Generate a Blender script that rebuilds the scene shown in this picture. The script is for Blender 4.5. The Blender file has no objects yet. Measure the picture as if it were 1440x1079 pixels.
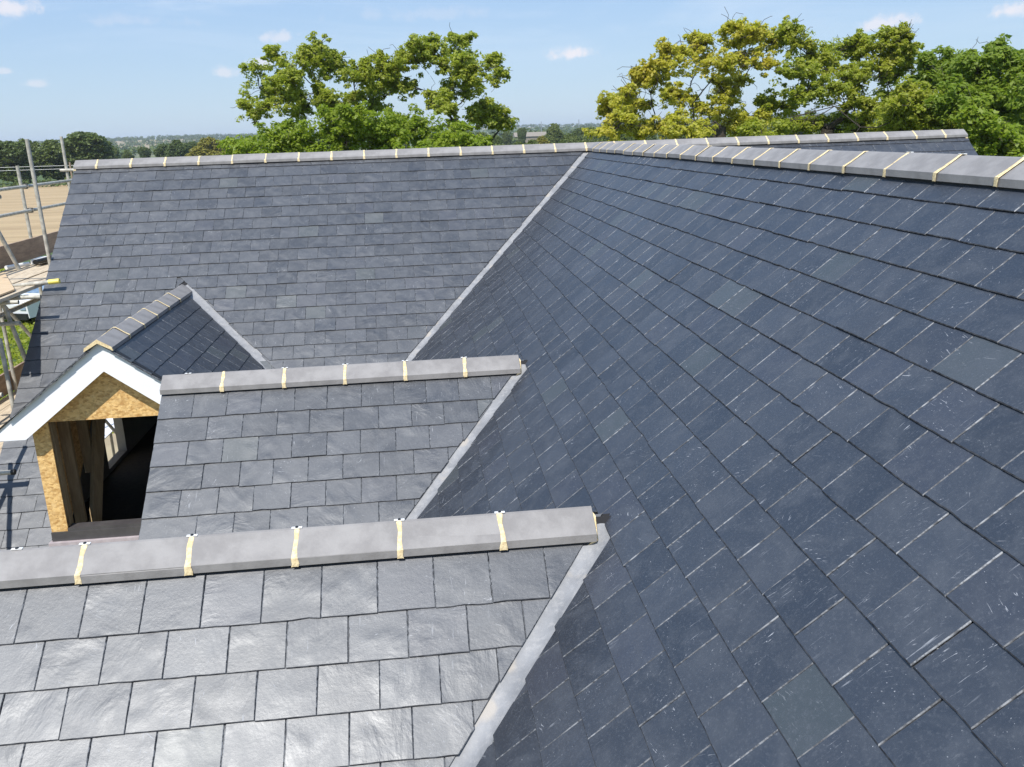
import bpy, math, random
import numpy as np
from math import radians, sin, cos, tan, atan2, pi, sqrt, hypot
from mathutils import Vector, Matrix

rnd = random.Random(7)
sc = bpy.context.scene
C = sc.collection

# ------------------------------------------------------------------ camera
YAW, PITCH, ROLL, FPX = 0.0988, 0.2814, 0.0339, 1220.1
w_ = Vector((sin(YAW)*cos(PITCH), cos(YAW)*cos(PITCH), -sin(PITCH)))
r0 = Vector((cos(YAW), -sin(YAW), 0.0))
d0 = w_.cross(r0)
r_ = cos(ROLL)*r0 + sin(ROLL)*d0
d_ = -sin(ROLL)*r0 + cos(ROLL)*d0
cam = bpy.data.cameras.new('camera')
cam.sensor_width = 36.0
cam.lens = FPX/1440*36
cam.clip_start = 0.05
cam.clip_end = 12000
camo = bpy.data.objects.new('camera', cam)
camo.matrix_world = Matrix(((r_.x, -d_.x, -w_.x, 0), (r_.y, -d_.y, -w_.y, 0), (r_.z, -d_.z, -w_.z, 0), (0, 0, 0, 1)))
C.objects.link(camo)
sc.camera = camo

def project(P):
    P = Vector(P)
    z = P.dot(w_)
    if z < 0.05: return None
    return 720 + FPX*P.dot(r_)/z, 539.5 + FPX*P.dot(d_)/z

def sight(px, py, Y):
    "the place at distance Y that a bearing from the scaffold meets (used to lay trees out at their distances)"
    v = r_*((px-720)/FPX) + d_*((py-539.5)/FPX) + w_
    return v*(Y/v.y)

# ------------------------------------------------------------------ sky, sun, exposure
SUN_EL, SUN_AZ = radians(54), radians(25)      # azimuth measured from -Y towards -X
sdir = Vector((-sin(SUN_AZ)*cos(SUN_EL), -cos(SUN_AZ)*cos(SUN_EL), sin(SUN_EL)))
world = bpy.data.worlds.new('World')
sc.world = world
world.use_nodes = True
wt = world.node_tree
wt.nodes.clear()

class NT:
    "small helper to write node trees"
    def __init__(s, tree): s.t = tree; s.n = tree.nodes; s.l = tree.links
    def new(s, typ, **kw):
        n = s.n.new(typ)
        for k, v in kw.items(): setattr(n, k, v)
        return n
    def put(s, sock, v):
        if isinstance(v, bpy.types.NodeSocket): s.l.new(v, sock)
        elif v is not None: sock.default_value = v
    def m(s, op, a, b=None, c=None, clamp=False):
        n = s.new('ShaderNodeMath', operation=op); n.use_clamp = clamp
        s.put(n.inputs[0], a)
        if b is not None: s.put(n.inputs[1], b)
        if c is not None: s.put(n.inputs[2], c)
        return n.outputs[0]
    def v(s, op, a, b=None, scale=None):
        n = s.new('ShaderNodeVectorMath', operation=op)
        s.put(n.inputs[0], a)
        if b is not None: s.put(n.inputs[1], b)
        if scale is not None: s.put(n.inputs['Scale'], scale)
        return n.outputs['Value'] if op in ('DOT_PRODUCT', 'LENGTH', 'DISTANCE') else n.outputs[0]
    def ramp(s, x, a, b, lo=0.0, hi=1.0, smooth=True):
        n = s.new('ShaderNodeMapRange'); n.interpolation_type = 'SMOOTHSTEP' if smooth else 'LINEAR'
        s.put(n.inputs[0], x); s.put(n.inputs[1], a); s.put(n.inputs[2], b); s.put(n.inputs[3], lo); s.put(n.inputs[4], hi)
        return n.outputs[0]
    def noise(s, vec, scale, detail=3.0, rough=0.5, dist=0.0, typ=None):
        n = s.new('ShaderNodeTexNoise')
        if typ: n.noise_type = typ
        s.put(n.inputs['Vector'], vec); s.put(n.inputs['Scale'], scale); s.put(n.inputs['Detail'], detail)
        s.put(n.inputs['Roughness'], rough); s.put(n.inputs['Distortion'], dist)
        return n.outputs[0]
    def mix(s, f, a, b):
        n = s.new('ShaderNodeMix', data_type='RGBA')
        s.put(n.inputs[0], f); s.put(n.inputs[6], a); s.put(n.inputs[7], b)
        return n.outputs[2]
    def bump(s, h, dist, strength=1.0, normal=None):
        n = s.new('ShaderNodeBump'); s.put(n.inputs['Height'], h); n.inputs['Distance'].default_value = dist
        n.inputs['Strength'].default_value = strength
        if normal is not None: s.put(n.inputs['Normal'], normal)
        return n.outputs[0]

W = NT(wt)
sky = W.new('ShaderNodeTexSky', sky_type='NISHITA')
sky.sun_disc = False
sky.sun_elevation = SUN_EL
sky.sun_rotation = atan2(sdir.x, sdir.y)
sky.altitude = 60; sky.air_density = 1.0; sky.dust_density = 0.35; sky.ozone_density = 2.6
tc = W.new('ShaderNodeTexCoord').outputs['Generated']
dirn = W.v('NORMALIZE', tc)
cl_noise = W.noise(dirn, 55.0, 6.0, 0.6)
cl_noise2 = W.noise(W.v('MULTIPLY', dirn, (1.0, 1.0, 6.0)), 3.2, 7.0, 0.62, 0.8)
sepz = W.new('ShaderNodeSeparateXYZ'); W.put(sepz.inputs[0], dirn)
mask = None
# small fair-weather clouds: bearing of each, angular half-width and half-height
for cx, cy, rx, ry, st in ((803, 77, 40, 12, 1.0), (397, 53, 30, 13, .6), (1243, 35, 38, 16, .8), (1420, 16, 32, 13, .9), (16, 12, 42, 15, .9),
                           (48, 119, 20, 7, .5), (366, 88, 22, 9, .7), (318, 104, 24, 10, .6), (5, 101, 14, 5, .5), (170, 30, 80, 12, .22), (600, 20, 120, 14, .18)):
    c = sight(cx, cy, 1.0).normalized()
    hr = Vector((c.y, -c.x, 0)).normalized(); hu = hr.cross(c)
    a = W.m('DIVIDE', W.v('DOT_PRODUCT', dirn, tuple(hr)), rx/FPX)
    b = W.m('DIVIDE', W.v('DOT_PRODUCT', W.v('SUBTRACT', dirn, tuple(c)), tuple(hu)), ry/FPX)
    b = W.m('MULTIPLY', b, W.ramp(b, -0.2, 0.0, 1.7, 1.0))       # flatter bases
    front = W.ramp(W.v('DOT_PRODUCT', dirn, tuple(c)), 0.5, 0.6)
    r2 = W.m('SQRT', W.m('ADD', W.m('MULTIPLY', a, a), W.m('MULTIPLY', b, b)))
    f = W.m('ADD', W.m('SUBTRACT', 1.0, r2), W.m('MULTIPLY', W.m('SUBTRACT', cl_noise, 0.5), 2.6))
    f = W.m('MULTIPLY', W.m('MULTIPLY', W.ramp(f, 0.0, 0.85), st), front)
    mask = f if mask is None else W.m('MAXIMUM', mask, f)
cirrus = W.m('MULTIPLY', W.ramp(cl_noise2, 0.44, 0.74, 0.0, 0.42), W.ramp(sepz.outputs[2], 0.03, 0.20))
grad = W.mix(W.ramp(sepz.outputs[2], 0.0, 0.30), (2.95, 3.95, 5.1, 1), (1.75, 3.1, 5.5, 1))
skyc = W.mix(0.8, sky.outputs[0], grad)
skyc = W.mix(cirrus, skyc, (6.0, 6.3, 6.8, 1))
skyc = W.mix(W.m('MULTIPLY', mask, 0.85), skyc, (5.8, 5.6, 5.9, 1))
bg = W.new('ShaderNodeBackground'); W.put(bg.inputs[0], skyc); bg.inputs[1].default_value = 0.13
W.l.new(bg.outputs[0], W.new('ShaderNodeOutputWorld').inputs[0])

sl = bpy.data.lights.new('sun', 'SUN'); sl.energy = 4.6; sl.angle = radians(0.55); sl.color = (1.0, 0.955, 0.89)
so = bpy.data.objects.new('sun', sl); C.objects.link(so)
so.rotation_euler = (-sdir).to_track_quat('-Z', 'Y').to_euler()
so.location = (0, 0, 60)
sc.view_settings.view_transform = 'Standard'
sc.view_settings.look = 'None'
sc.view_settings.exposure = 0.33
sc.view_settings.gamma = 1.0
sc.view_settings.use_curve_mapping = False
sc.cycles.max_bounces = 6
sc.cycles.transparent_max_bounces = 12
sc.cycles.volume_bounces = 0

# ------------------------------------------------------------------ materials
def material(name):
    m = bpy.data.materials.new(name); m.use_nodes = True
    m.node_tree.nodes.clear()
    T = NT(m.node_tree)
    p = T.new('ShaderNodeBsdfPrincipled')
    o = T.new('ShaderNodeOutputMaterial')
    T.l.new(p.outputs[0], o.inputs[0])
    return m, T, p

def col(c): return (c[0], c[1], c[2], 1.0)

def simple(name, c1, c2=None, scale=20.0, rough=0.6, bump=0.0, bscale=None, metal=0.0, spec=0.5, detail=5.0, coords='Object', stretch=None):
    m, T, p = material(name)
    t = T.new('ShaderNodeTexCoord').outputs[coords]
    if stretch: t = T.v('MULTIPLY', t, stretch)
    n = T.noise(t, scale, detail, 0.6)
    if c2: T.put(p.inputs['Base Color'], T.mix(T.ramp(n, 0.32, 0.68), col(c1), col(c2)))
    else: p.inputs['Base Color'].default_value = col(c1)
    p.inputs['Roughness'].default_value = rough
    p.inputs['Metallic'].default_value = metal
    p.inputs['Specular IOR Level'].default_value = spec
    if bump: T.put(p.inputs['Normal'], T.bump(T.noise(t, bscale or scale*3, 6.0, 0.6), bump))
    return m

def slate_material(name, edge=False):
    m, T, p = material(name)
    uv = T.new('ShaderNodeUVMap').outputs[0]
    isl = T.new('ShaderNodeNewGeometry').outputs['Random Per Island']
    ob = T.new('ShaderNodeObjectInfo').outputs['Random']
    r = T.m('FRACT', T.m('ADD', T.m('MULTIPLY', isl, 1.0), T.m('MULTIPLY', ob, 7.31)))
    r2 = T.m('FRACT', T.m('MULTIPLY', r, 13.7)); r3 = T.m('FRACT', T.m('MULTIPLY', r, 91.3))
    cmb = T.new('ShaderNodeCombineXYZ'); T.put(cmb.inputs[0], T.m('MULTIPLY', r, 40.0)); T.put(cmb.inputs[1], T.m('MULTIPLY', r2, 60.0)); T.put(cmb.inputs[2], T.m('MULTIPLY', r3, 20.0))
    P = T.v('ADD', uv, cmb.outputs[0])
    if edge:
        n = T.noise(P, 38.0, 5.0, 0.7)
        f = T.m('MULTIPLY', T.ramp(n, 0.40, 0.62), T.m('ADD', 0.40, T.m('MULTIPLY', T.ramp(T.noise(P, 9.0, 2.0), 0.35, 0.6), T.ramp(r2, 0.1, 0.6, 0.25, 0.75))))
        c = T.mix(f, (0.028, 0.031, 0.037, 1), (0.235, 0.245, 0.26, 1))
        T.put(p.inputs['Base Color'], c); p.inputs['Roughness'].default_value = 0.6
        return m
    # base tones
    r_f = T.new('ShaderNodeVectorRotate', rotation_type='Z_AXIS'); T.put(r_f.inputs['Vector'], P); T.put(r_f.inputs['Angle'], T.m('MULTIPLY', r3, 3.1))
    fl_ = T.m('MULTIPLY', T.ramp(T.noise(T.v('MULTIPLY', r_f.outputs[0], (1.0, 2.2, 1.0)), 6.0, 5.0, 0.6, 0.9, 'RIDGED_MULTIFRACTAL'), 1.35, 1.9), T.ramp(T.noise(P, 5.0, 3.0, 0.6), 0.53, 0.64))
    c = T.mix(r2, (0.007, 0.008, 0.012, 1), (0.026, 0.028, 0.034, 1))
    c = T.mix(T.ramp(r3, 0.955, 0.97, 0.0, 0.45), c, (0.058, 0.066, 0.055, 1))
    c = T.mix(T.ramp(r3, 0.10, 0.03, 0.0, 0.5), c, (0.030, 0.030, 0.040, 1))
    cloud = T.noise(P, 7.0, 6.0, 0.65, 0.6)
    c = T.mix(T.ramp(cloud, 0.42, 0.72, 0.0, 0.5), c, (0.052, 0.056, 0.064, 1))
    c = T.mix(T.ramp(T.noise(P, 85.0, 4.0, 0.75), 0.50, 0.72, 0.0, 0.35), c, (0.105, 0.108, 0.115, 1))
    # pale mineral bloom, fine scratches along the cleft, stray scuffs and dust specks
    st = T.noise(T.v('MULTIPLY', P, (110.0, 8.0, 1.0)), 1.0, 4.0, 0.6, 0.5)
    gate = T.noise(P, 5.0, 3.0, 0.6)
    s1 = T.m('MULTIPLY', T.ramp(st, 0.63, 0.69), T.ramp(gate, 0.52, 0.64))
    rot = T.new('ShaderNodeVectorRotate', rotation_type='Z_AXIS'); T.put(rot.inputs['Vector'], P); T.put(rot.inputs['Angle'], T.m('MULTIPLY', r3, 3.1))
    sc2 = T.noise(T.v('MULTIPLY', rot.outputs[0], (17.0, 140.0, 1.0)), 1.0, 3.0, 0.5, 1.6)
    gate2 = T.noise(P, 9.0, 2.0, 0.5)
    s2 = T.m('MULTIPLY', T.ramp(sc2, 0.66, 0.70), T.ramp(gate2, 0.51, 0.60))
    sp = T.ramp(T.noise(P, 120.0, 2.0, 0.6), 0.69, 0.73)
    sp = T.m('MULTIPLY', sp, T.ramp(T.noise(P, 6.0, 4.0, 0.7), 0.46, 0.60))
    s = T.m('MAXIMUM', T.m('MAXIMUM', T.m('MULTIPLY', s1, 0.6), T.m('MULTIPLY', s2, 0.85)), T.m('MULTIPLY', sp, 0.9))
    s = T.m('MULTIPLY', s, T.ramp(T.m('FRACT', T.m('MULTIPLY', r, 37.1)), 0.15, 0.95, 0.35, 1.0))
    c = T.mix(s, c, (0.36, 0.37, 0.39, 1))
    c = T.mix(T.m('MULTIPLY', fl_, 0.35), c, (0.16, 0.165, 0.175, 1))
    T.put(p.inputs['Base Color'], c)
    fine = T.noise(P, 60.0, 6.0, 0.7)
    T.put(p.inputs['Roughness'], T.m('ADD', T.m('ADD', T.ramp(cloud, 0.3, 0.7, 0.42, 0.50), T.m('MULTIPLY', r, 0.05)), T.m('MULTIPLY', s, 0.25)))
    p.inputs['Specular IOR Level'].default_value = 1.0; p.inputs['IOR'].default_value = 1.63; p.inputs['Specular Tint'].default_value = (0.95, 0.975, 1.0, 1)
    # riven face: broad ripples, ridged flakes and a fine grain
    rip = T.noise(T.v('MULTIPLY', rot.outputs[0], (1.0, 1.9, 1.0)), 4.5, 4.0, 0.5, 0.5)
    flake = T.noise(T.v('MULTIPLY', rot.outputs[0], (1.0, 2.2, 1.0)), 6.0, 5.0, 0.6, 0.9, 'RIDGED_MULTIFRACTAL')
    fl = T.m('MULTIPLY', T.ramp(flake, 1.0, 1.6), T.ramp(gate, 0.48, 0.62))
    rip = T.m('MULTIPLY', rip, T.ramp(T.noise(P, 3.2, 2.0), 0.42, 0.68, 0.3, 1.6))
    b = T.bump(rip, 0.0050, 0.9)
    b = T.bump(fl, 0.0075, 1.0, b)
    b = T.bump(fine, 0.0009, 0.8, b)
    T.put(p.inputs['Normal'], b)
    return m

M = {}
M['slate'] = slate_material('riven_slate')
M['slate_edge'] = slate_material('dressed_slate_edge', True)
M['slate_tail'] = simple('shaded_slate_tail', (0.02, 0.021, 0.025), (0.075, 0.078, 0.086), 30.0, 0.85, spec=0.15)  # tails coloured darker than the side edges: their shade put into the colour
M['underlay'] = simple('black_membrane', (0.008, 0.008, 0.010), rough=0.8)
M['ridge'] = simple('ridge_tile_grey', (0.205, 0.194, 0.187), (0.275, 0.262, 0.252), 7.0, 0.6, 0.0010, 60.0)
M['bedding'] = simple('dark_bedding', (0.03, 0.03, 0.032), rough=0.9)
M['clip'] = simple('white_plastic', (0.78, 0.78, 0.76), rough=0.4)
M['rubber'] = simple('black_washer', (0.012, 0.012, 0.012), rough=0.5)
M['upvc'] = simple('white_board', (0.80, 0.81, 0.83), (0.84, 0.84, 0.85), 3.0, 0.35)
M['tube'] = simple('galvanised_tube', (0.30, 0.285, 0.24), (0.52, 0.49, 0.42), 14.0, 0.55, 0.001, 60.0, metal=0.1)
M['tube_green'] = simple('green_painted_tube', (0.20, 0.32, 0.30), (0.32, 0.42, 0.40), 14.0, 0.5)
M['coupler'] = simple('steel_coupler', (0.16, 0.14, 0.12), (0.30, 0.27, 0.23), 30.0, 0.5, metal=0.5)
M['yellow'] = simple('yellow_cap', (0.75, 0.62, 0.12), rough=0.4)
M['ply'] = simple('plywood_sheet', (0.52, 0.38, 0.23), (0.62, 0.47, 0.30), 4.0, 0.7, stretch=(1, 8, 1))
M['toe'] = simple('toe_board_timber', (0.24, 0.17, 0.12), (0.36, 0.26, 0.18), 5.0, 0.8, 0.001, 40.0, stretch=(6, 1, 6))
M['plank'] = simple('scaffold_board', (0.42, 0.34, 0.24), (0.62, 0.52, 0.38), 5.0, 0.75, 0.002, 30.0, stretch=(8, 1, 8))
M['stud'] = simple('sawn_timber', (0.30, 0.21, 0.11), (0.42, 0.31, 0.17), 5.0, 0.75, 0.001, 40.0, stretch=(8, 8, 1))
M['dark_frame'] = simple('grey_brown_sill', (0.055, 0.050, 0.052), (0.075, 0.07, 0.07), 8.0, 0.45)
M['apron'] = simple('pink_grey_flashing', (0.36, 0.31, 0.32), (0.44, 0.39, 0.40), 12.0, 0.5)
M['render'] = simple('blockwork', (0.30, 0.29, 0.27), (0.38, 0.36, 0.33), 2.5, 0.9, 0.004, 20.0)
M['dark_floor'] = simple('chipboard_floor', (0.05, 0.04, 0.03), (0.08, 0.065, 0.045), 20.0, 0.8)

def mortar_material():
    m, T, p = material('cream_mortar')
    t = T.new('ShaderNodeTexCoord').outputs['Object']
    n = T.noise(t, 55.0, 5.0, 0.7)
    T.put(p.inputs['Base Color'], T.mix(T.ramp(n, 0.35, 0.65), (0.58, 0.44, 0.23, 1), (0.80, 0.66, 0.40, 1)))
    p.inputs['Roughness'].default_value = 0.85
    T.put(p.inputs['Normal'], T.bump(n, 0.003))
    return m
M['mortar'] = mortar_material()

def osb_material():
    m, T, p = material('strand_board')
    t = T.new('ShaderNodeTexCoord').outputs['Object']
    v = T.new('ShaderNodeTexVoronoi'); T.put(v.inputs['Vector'], T.v('ADD', T.v('MULTIPLY', t, (32.0, 32.0, 54.0)), T.v('SCALE', T.new('ShaderNodeTexCoord').outputs['Object'], scale=3.0))); v.inputs['Scale'].default_value = 1.0
    sep = T.new('ShaderNodeSeparateXYZ'); T.put(sep.inputs[0], v.outputs['Color'])
    n = T.noise(t, 30.0, 5.0, 0.7)
    c = T.mix(sep.outputs[0], (0.44, 0.24, 0.075, 1), (0.76, 0.50, 0.20, 1))
    c = T.mix(T.ramp(n, 0.45, 0.7, 0.0, 0.6), c, (0.78, 0.57, 0.28, 1))
    c = T.mix(T.ramp(T.noise(t, 90.0, 2.0), 0.66, 0.72, 0.0, 0.6), c, (0.22, 0.11, 0.04, 1))
    T.put(p.inputs['Base Color'], c); p.inputs['Roughness'].default_value = 0.6
    T.put(p.inputs['Normal'], T.bump(sep.outputs[1], 0.002))
    return m
M['osb'] = osb_material()

def lead_material():
    m, T, p = material('patinated_lead')
    t = T.new('ShaderNodeTexCoord').outputs['Object']
    n = T.noise(t, 6.0, 6.0, 0.65, 0.2); n2 = T.noise(t, 22.0, 6.0, 0.75, 0.1)
    c = T.mix(T.ramp(n, 0.3, 0.7), (0.19, 0.195, 0.205, 1), (0.27, 0.275, 0.285, 1))
    c = T.mix(T.ramp(n2, 0.46, 0.70, 0.0, 0.6), c, (0.36, 0.355, 0.35, 1))
    c = T.mix(T.ramp(T.noise(t, 4.0, 3.0), 0.60, 0.68, 0.0, 0.45), c, (0.48, 0.42, 0.34, 1))
    T.put(p.inputs['Base Color'], c)
    p.inputs['Metallic'].default_value = 0.0
    p.inputs['Specular IOR Level'].default_value = 0.35
    T.put(p.inputs['Roughness'], T.ramp(n2, 0.3, 0.7, 0.5, 0.65))
    T.put(p.inputs['Normal'], T.bump(T.noise(t, 12.0, 3.0, 0.5, 0.1), 0.003))
    return m
M['lead'] = lead_material()

def leaf_material(name, ca, cb, cc, trans=0.5):
    m = bpy.data.materials.new(name); m.use_nodes = True; m.node_tree.nodes.clear()
    T = NT(m.node_tree)
    r = T.new('ShaderNodeNewGeometry').outputs['Random Per Island']
    t = T.new('ShaderNodeTexCoord').outputs['Object']
    n = T.noise(t, 0.55, 3.0, 0.6)
    c = T.mix(r, col(ca), col(cb))
    c = T.mix(T.ramp(n, 0.42, 0.66, 0.0, 0.75), c, col(cc))
    p = T.new('ShaderNodeBsdfPrincipled'); T.put(p.inputs['Base Color'], c); p.inputs['Roughness'].default_value = 0.5
    p.inputs['Specular IOR Level'].default_value = 0.4
    tr = T.new('ShaderNodeBsdfTranslucent'); T.put(tr.inputs[0], T.mix(0.5, c, (cb[0]*1.6, cb[1]*1.8, cb[2]*0.6, 1)))
    mx = T.new('ShaderNodeMixShader'); mx.inputs[0].default_value = trans
    T.l.new(p.outputs[0], mx.inputs[1]); T.l.new(tr.outputs[0], mx.inputs[2])
    T.l.new(mx.outputs[0], T.new('ShaderNodeOutputMaterial').inputs[0])
    return m
M['leaf_oak'] = leaf_material('spring_oak_leaves', (0.250, 0.300, 0.045), (0.380, 0.410, 0.070), (0.330, 0.345, 0.048))
M['leaf_lime'] = leaf_material('bright_green_leaves', (0.185, 0.265, 0.028), (0.285, 0.355, 0.042), (0.245, 0.300, 0.030))
M['leaf_yellow'] = leaf_material('yellow_green_leaves', (0.370, 0.380, 0.050), (0.540, 0.500, 0.085), (0.500, 0.410, 0.065))
M['leaf_mid'] = leaf_material('mid_green_leaves', (0.240, 0.290, 0.040), (0.360, 0.390, 0.060), (0.350, 0.345, 0.046))
M['leaf_dark'] = leaf_material('dark_green_leaves', (0.160, 0.235, 0.032), (0.250, 0.320, 0.048), (0.210, 0.275, 0.036))
M['leaf_far'] = leaf_material('far_green_leaves', (0.095, 0.135, 0.030), (0.150, 0.185, 0.045), (0.130, 0.160, 0.035), 0.25)
M['leaf_far_dark'] = leaf_material('far_dark_leaves', (0.075, 0.115, 0.028), (0.120, 0.155, 0.038), (0.095, 0.130, 0.030), 0.25)
M['leaf_far_gold'] = leaf_material('far_golden_leaves', (0.210, 0.200, 0.030), (0.290, 0.250, 0.040), (0.180, 0.190, 0.030), 0.25)
M['bark'] = simple('oak_bark', (0.035, 0.028, 0.020), (0.075, 0.062, 0.048), 12.0, 0.9, 0.02, 12.0)

def ground_material():
    m, T, p = material('meadow_and_farmland')
    t = T.new('ShaderNodeNewGeometry').outputs['Position']
    v = T.new('ShaderNodeTexVoronoi'); T.put(v.inputs['Vector'], T.v('MULTIPLY', t, (1.0, 0.45, 0.0))); v.inputs['Scale'].default_value = 0.0042
    sep = T.new('ShaderNodeSeparateXYZ'); T.put(sep.inputs[0], v.outputs['Color'])
    near = T.mix(T.noise(t, 0.9, 6.0, 0.7), (0.045, 0.085, 0.018, 1), (0.085, 0.120, 0.030, 1))
    patch = T.mix(sep.outputs[0], (0.07, 0.12, 0.03, 1), (0.16, 0.16, 0.07, 1))
    patch = T.mix(T.ramp(sep.outputs[1], 0.78, 0.8), patch, (0.30, 0.24, 0.13, 1))
    d = T.v('LENGTH', t)
    T.put(p.inputs['Base Color'], T.mix(T.ramp(d, 300.0, 420.0), near, patch))
    p.inputs['Roughness'].default_value = 0.95
    T.put(p.inputs['Normal'], T.bump(T.noise(t, 6.0, 5.0), 0.08))
    return m
M['ground'] = ground_material()

def field_material():
    m, T, p = material('harrowed_soil')
    t = T.new('ShaderNodeNewGeometry').outputs['Position']
    rr = T.new('ShaderNodeVectorRotate', rotation_type='Z_AXIS'); T.put(rr.inputs['Vector'], t); rr.inputs['Angle'].default_value = radians(8)
    st = T.noise(T.v('MULTIPLY', rr.outputs[0], (0.03, 0.55, 1.0)), 1.0, 5.0, 0.6, 0.2)
    n = T.noise(t, 0.8, 6.0, 0.7)
    c = T.mix(T.ramp(st, 0.35, 0.65), (0.33, 0.235, 0.125, 1), (0.43, 0.315, 0.175, 1))
    c = T.mix(T.ramp(n, 0.5, 0.75, 0.0, 0.5), c, (0.40, 0.33, 0.16, 1))
    T.put(p.inputs['Base Color'], c); p.inputs['Roughness'].default_value = 0.95
    T.put(p.inputs['Normal'], T.bump(n, 0.15))
    return m
M['field'] = field_material()
M['hay'] = simple('tan_earth', (0.30, 0.24, 0.15), (0.40, 0.33, 0.20), 0.6, 0.95, coords='Object')

# ------------------------------------------------------------------ builders
wpos = {}
def thing(name, label, cat, loc, group=None):
    o = bpy.data.objects.new(name, None); C.objects.link(o)
    o.location = loc; o.empty_display_size = 0.3
    o['label'] = label; o['category'] = cat
    if group: o['group'] = group
    wpos[o] = Vector(loc)
    return o

def place(o, parent, org):
    org = Vector(org)
    C.objects.link(o)
    wpos[o] = org
    if parent is not None:
        o.parent = parent; o.location = org - wpos[parent]
    else: o.location = org

def mesh_obj(name, verts, faces, mats, parent=None, mi=None, uvs=None, smooth=False, org=None):
    vs = [Vector(v) for v in verts]
    if org is None:
        org = Vector((sum(v.x for v in vs), sum(v.y for v in vs), sum(v.z for v in vs)))/len(vs)
    org = Vector(org)
    me = bpy.data.meshes.new(name)
    me.from_pydata([tuple(v-org) for v in vs], [], faces)
    for m in (mats if isinstance(mats, (list, tuple)) else [mats]): me.materials.append(m)
    if mi is not None: me.polygons.foreach_set('material_index', mi)
    if uvs is not None:
        uvl = me.uv_layers.new(name='UVMap')
        flat = []
        for f in faces:
            for i in f: flat += [uvs[i][0], uvs[i][1]]
        uvl.data.foreach_set('uv', flat)
    if smooth: me.polygons.foreach_set('use_smooth', [True]*len(me.polygons))
    me.update()
    o = bpy.data.objects.new(name, me)
    place(o, parent, org)
    return o

def big_mesh(name, V, F, mat, parent=None, org=(0, 0, 0), kind=None, smooth=False):
    "numpy mesh: V n x 3 (world), F m x k"
    org = Vector(org)
    me = bpy.data.meshes.new(name)
    V = np.asarray(V, np.float32) - np.array(org, np.float32); F = np.asarray(F, np.int32)
    k = F.shape[1]
    me.vertices.add(len(V)); me.vertices.foreach_set('co', V.ravel())
    me.loops.add(F.size); me.loops.foreach_set('vertex_index', F.ravel())
    me.polygons.add(len(F)); me.polygons.foreach_set('loop_start', np.arange(0, F.size, k, dtype=np.int32))
    me.polygons.foreach_set('loop_total', np.full(len(F), k, np.int32))
    if smooth: me.polygons.foreach_set('use_smooth', np.ones(len(F), bool))
    me.materials.append(mat)
    me.update(calc_edges=True)
    o = bpy.data.objects.new(name, me)
    place(o, parent, org)
    if kind: o['kind'] = kind
    return o

class MB:
    def __init__(s): s.v = []; s.f = []
    def add(s, vs, fs):
        b = len(s.v); s.v += [Vector(v) for v in vs]; s.f += [tuple(i+b for i in f) for f in fs]
    def box(s, x0, x1, y0, y1, z0, z1):
        s.add([(x, y, z) for x in (x0, x1) for y in (y0, y1) for z in (z0, z1)],
              [(0, 1, 3, 2), (4, 6, 7, 5), (0, 4, 5, 1), (2, 3, 7, 6), (0, 2, 6, 4), (1, 5, 7, 3)])
    def bar(s, a, b, w, h, up=(0, 0, 1)):
        a, b = Vector(a), Vector(b); d = (b-a).normalized(); u = Vector(up)
        x = d.cross(u).normalized(); u = x.cross(d).normalized()
        vs = [p + x*(i*w/2) + u*(j*h/2) for p in (a, b) for i, j in ((-1, -1), (1, -1), (1, 1), (-1, 1))]
        s.add(vs, [(0, 1, 2, 3), (7, 6, 5, 4), (0, 4, 5, 1), (1, 5, 6, 2), (2, 6, 7, 3), (3, 7, 4, 0)])
    def tube(s, a, b, ra, rb=None, n=10, caps=True, wall=0.0):
        rb = ra if rb is None else rb
        a, b = Vector(a), Vector(b); d = (b-a).normalized()
        x = d.orthogonal().normalized(); y = d.cross(x)
        vs = [p + (x*cos(2*pi*i/n) + y*sin(2*pi*i/n))*r for p, r in ((a, ra), (b, rb)) for i in range(n)]
        fs = [(i, (i+1) % n, n+(i+1) % n, n+i) for i in range(n)]
        if wall:
            vs += [p + (x*cos(2*pi*i/n) + y*sin(2*pi*i/n))*(r-wall) for p, r in ((a, ra), (b, rb)) for i in range(n)]
            fs += [(2*n+i, 3*n+i, 3*n+(i+1) % n, 2*n+(i+1) % n) for i in range(n)]
            fs += [(i, 2*n+i, 2*n+(i+1) % n, (i+1) % n) for i in range(n)]
            fs += [(n+i, n+(i+1) % n, 3*n+(i+1) % n, 3*n+i) for i in range(n)]
        elif caps: fs += [tuple(range(n-1, -1, -1)), tuple(range(n, 2*n))]
        s.add(vs, fs)
    def prism(s, poly, off):
        "extrude a planar polygon (list of points) by the vector off"
        n = len(poly); off = Vector(off); p = [Vector(q) for q in poly]
        s.add(p + [q+off for q in p], [tuple(range(n)), tuple(range(2*n-1, n-1, -1))] + [(i, n+i, n+(i+1) % n, (i+1) % n) for i in range(n)])
    def build(s, name, mat, parent=None, smooth=False, org=None):
        return mesh_obj(name, s.v, s.f, mat, parent, smooth=smooth, org=org)

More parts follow.
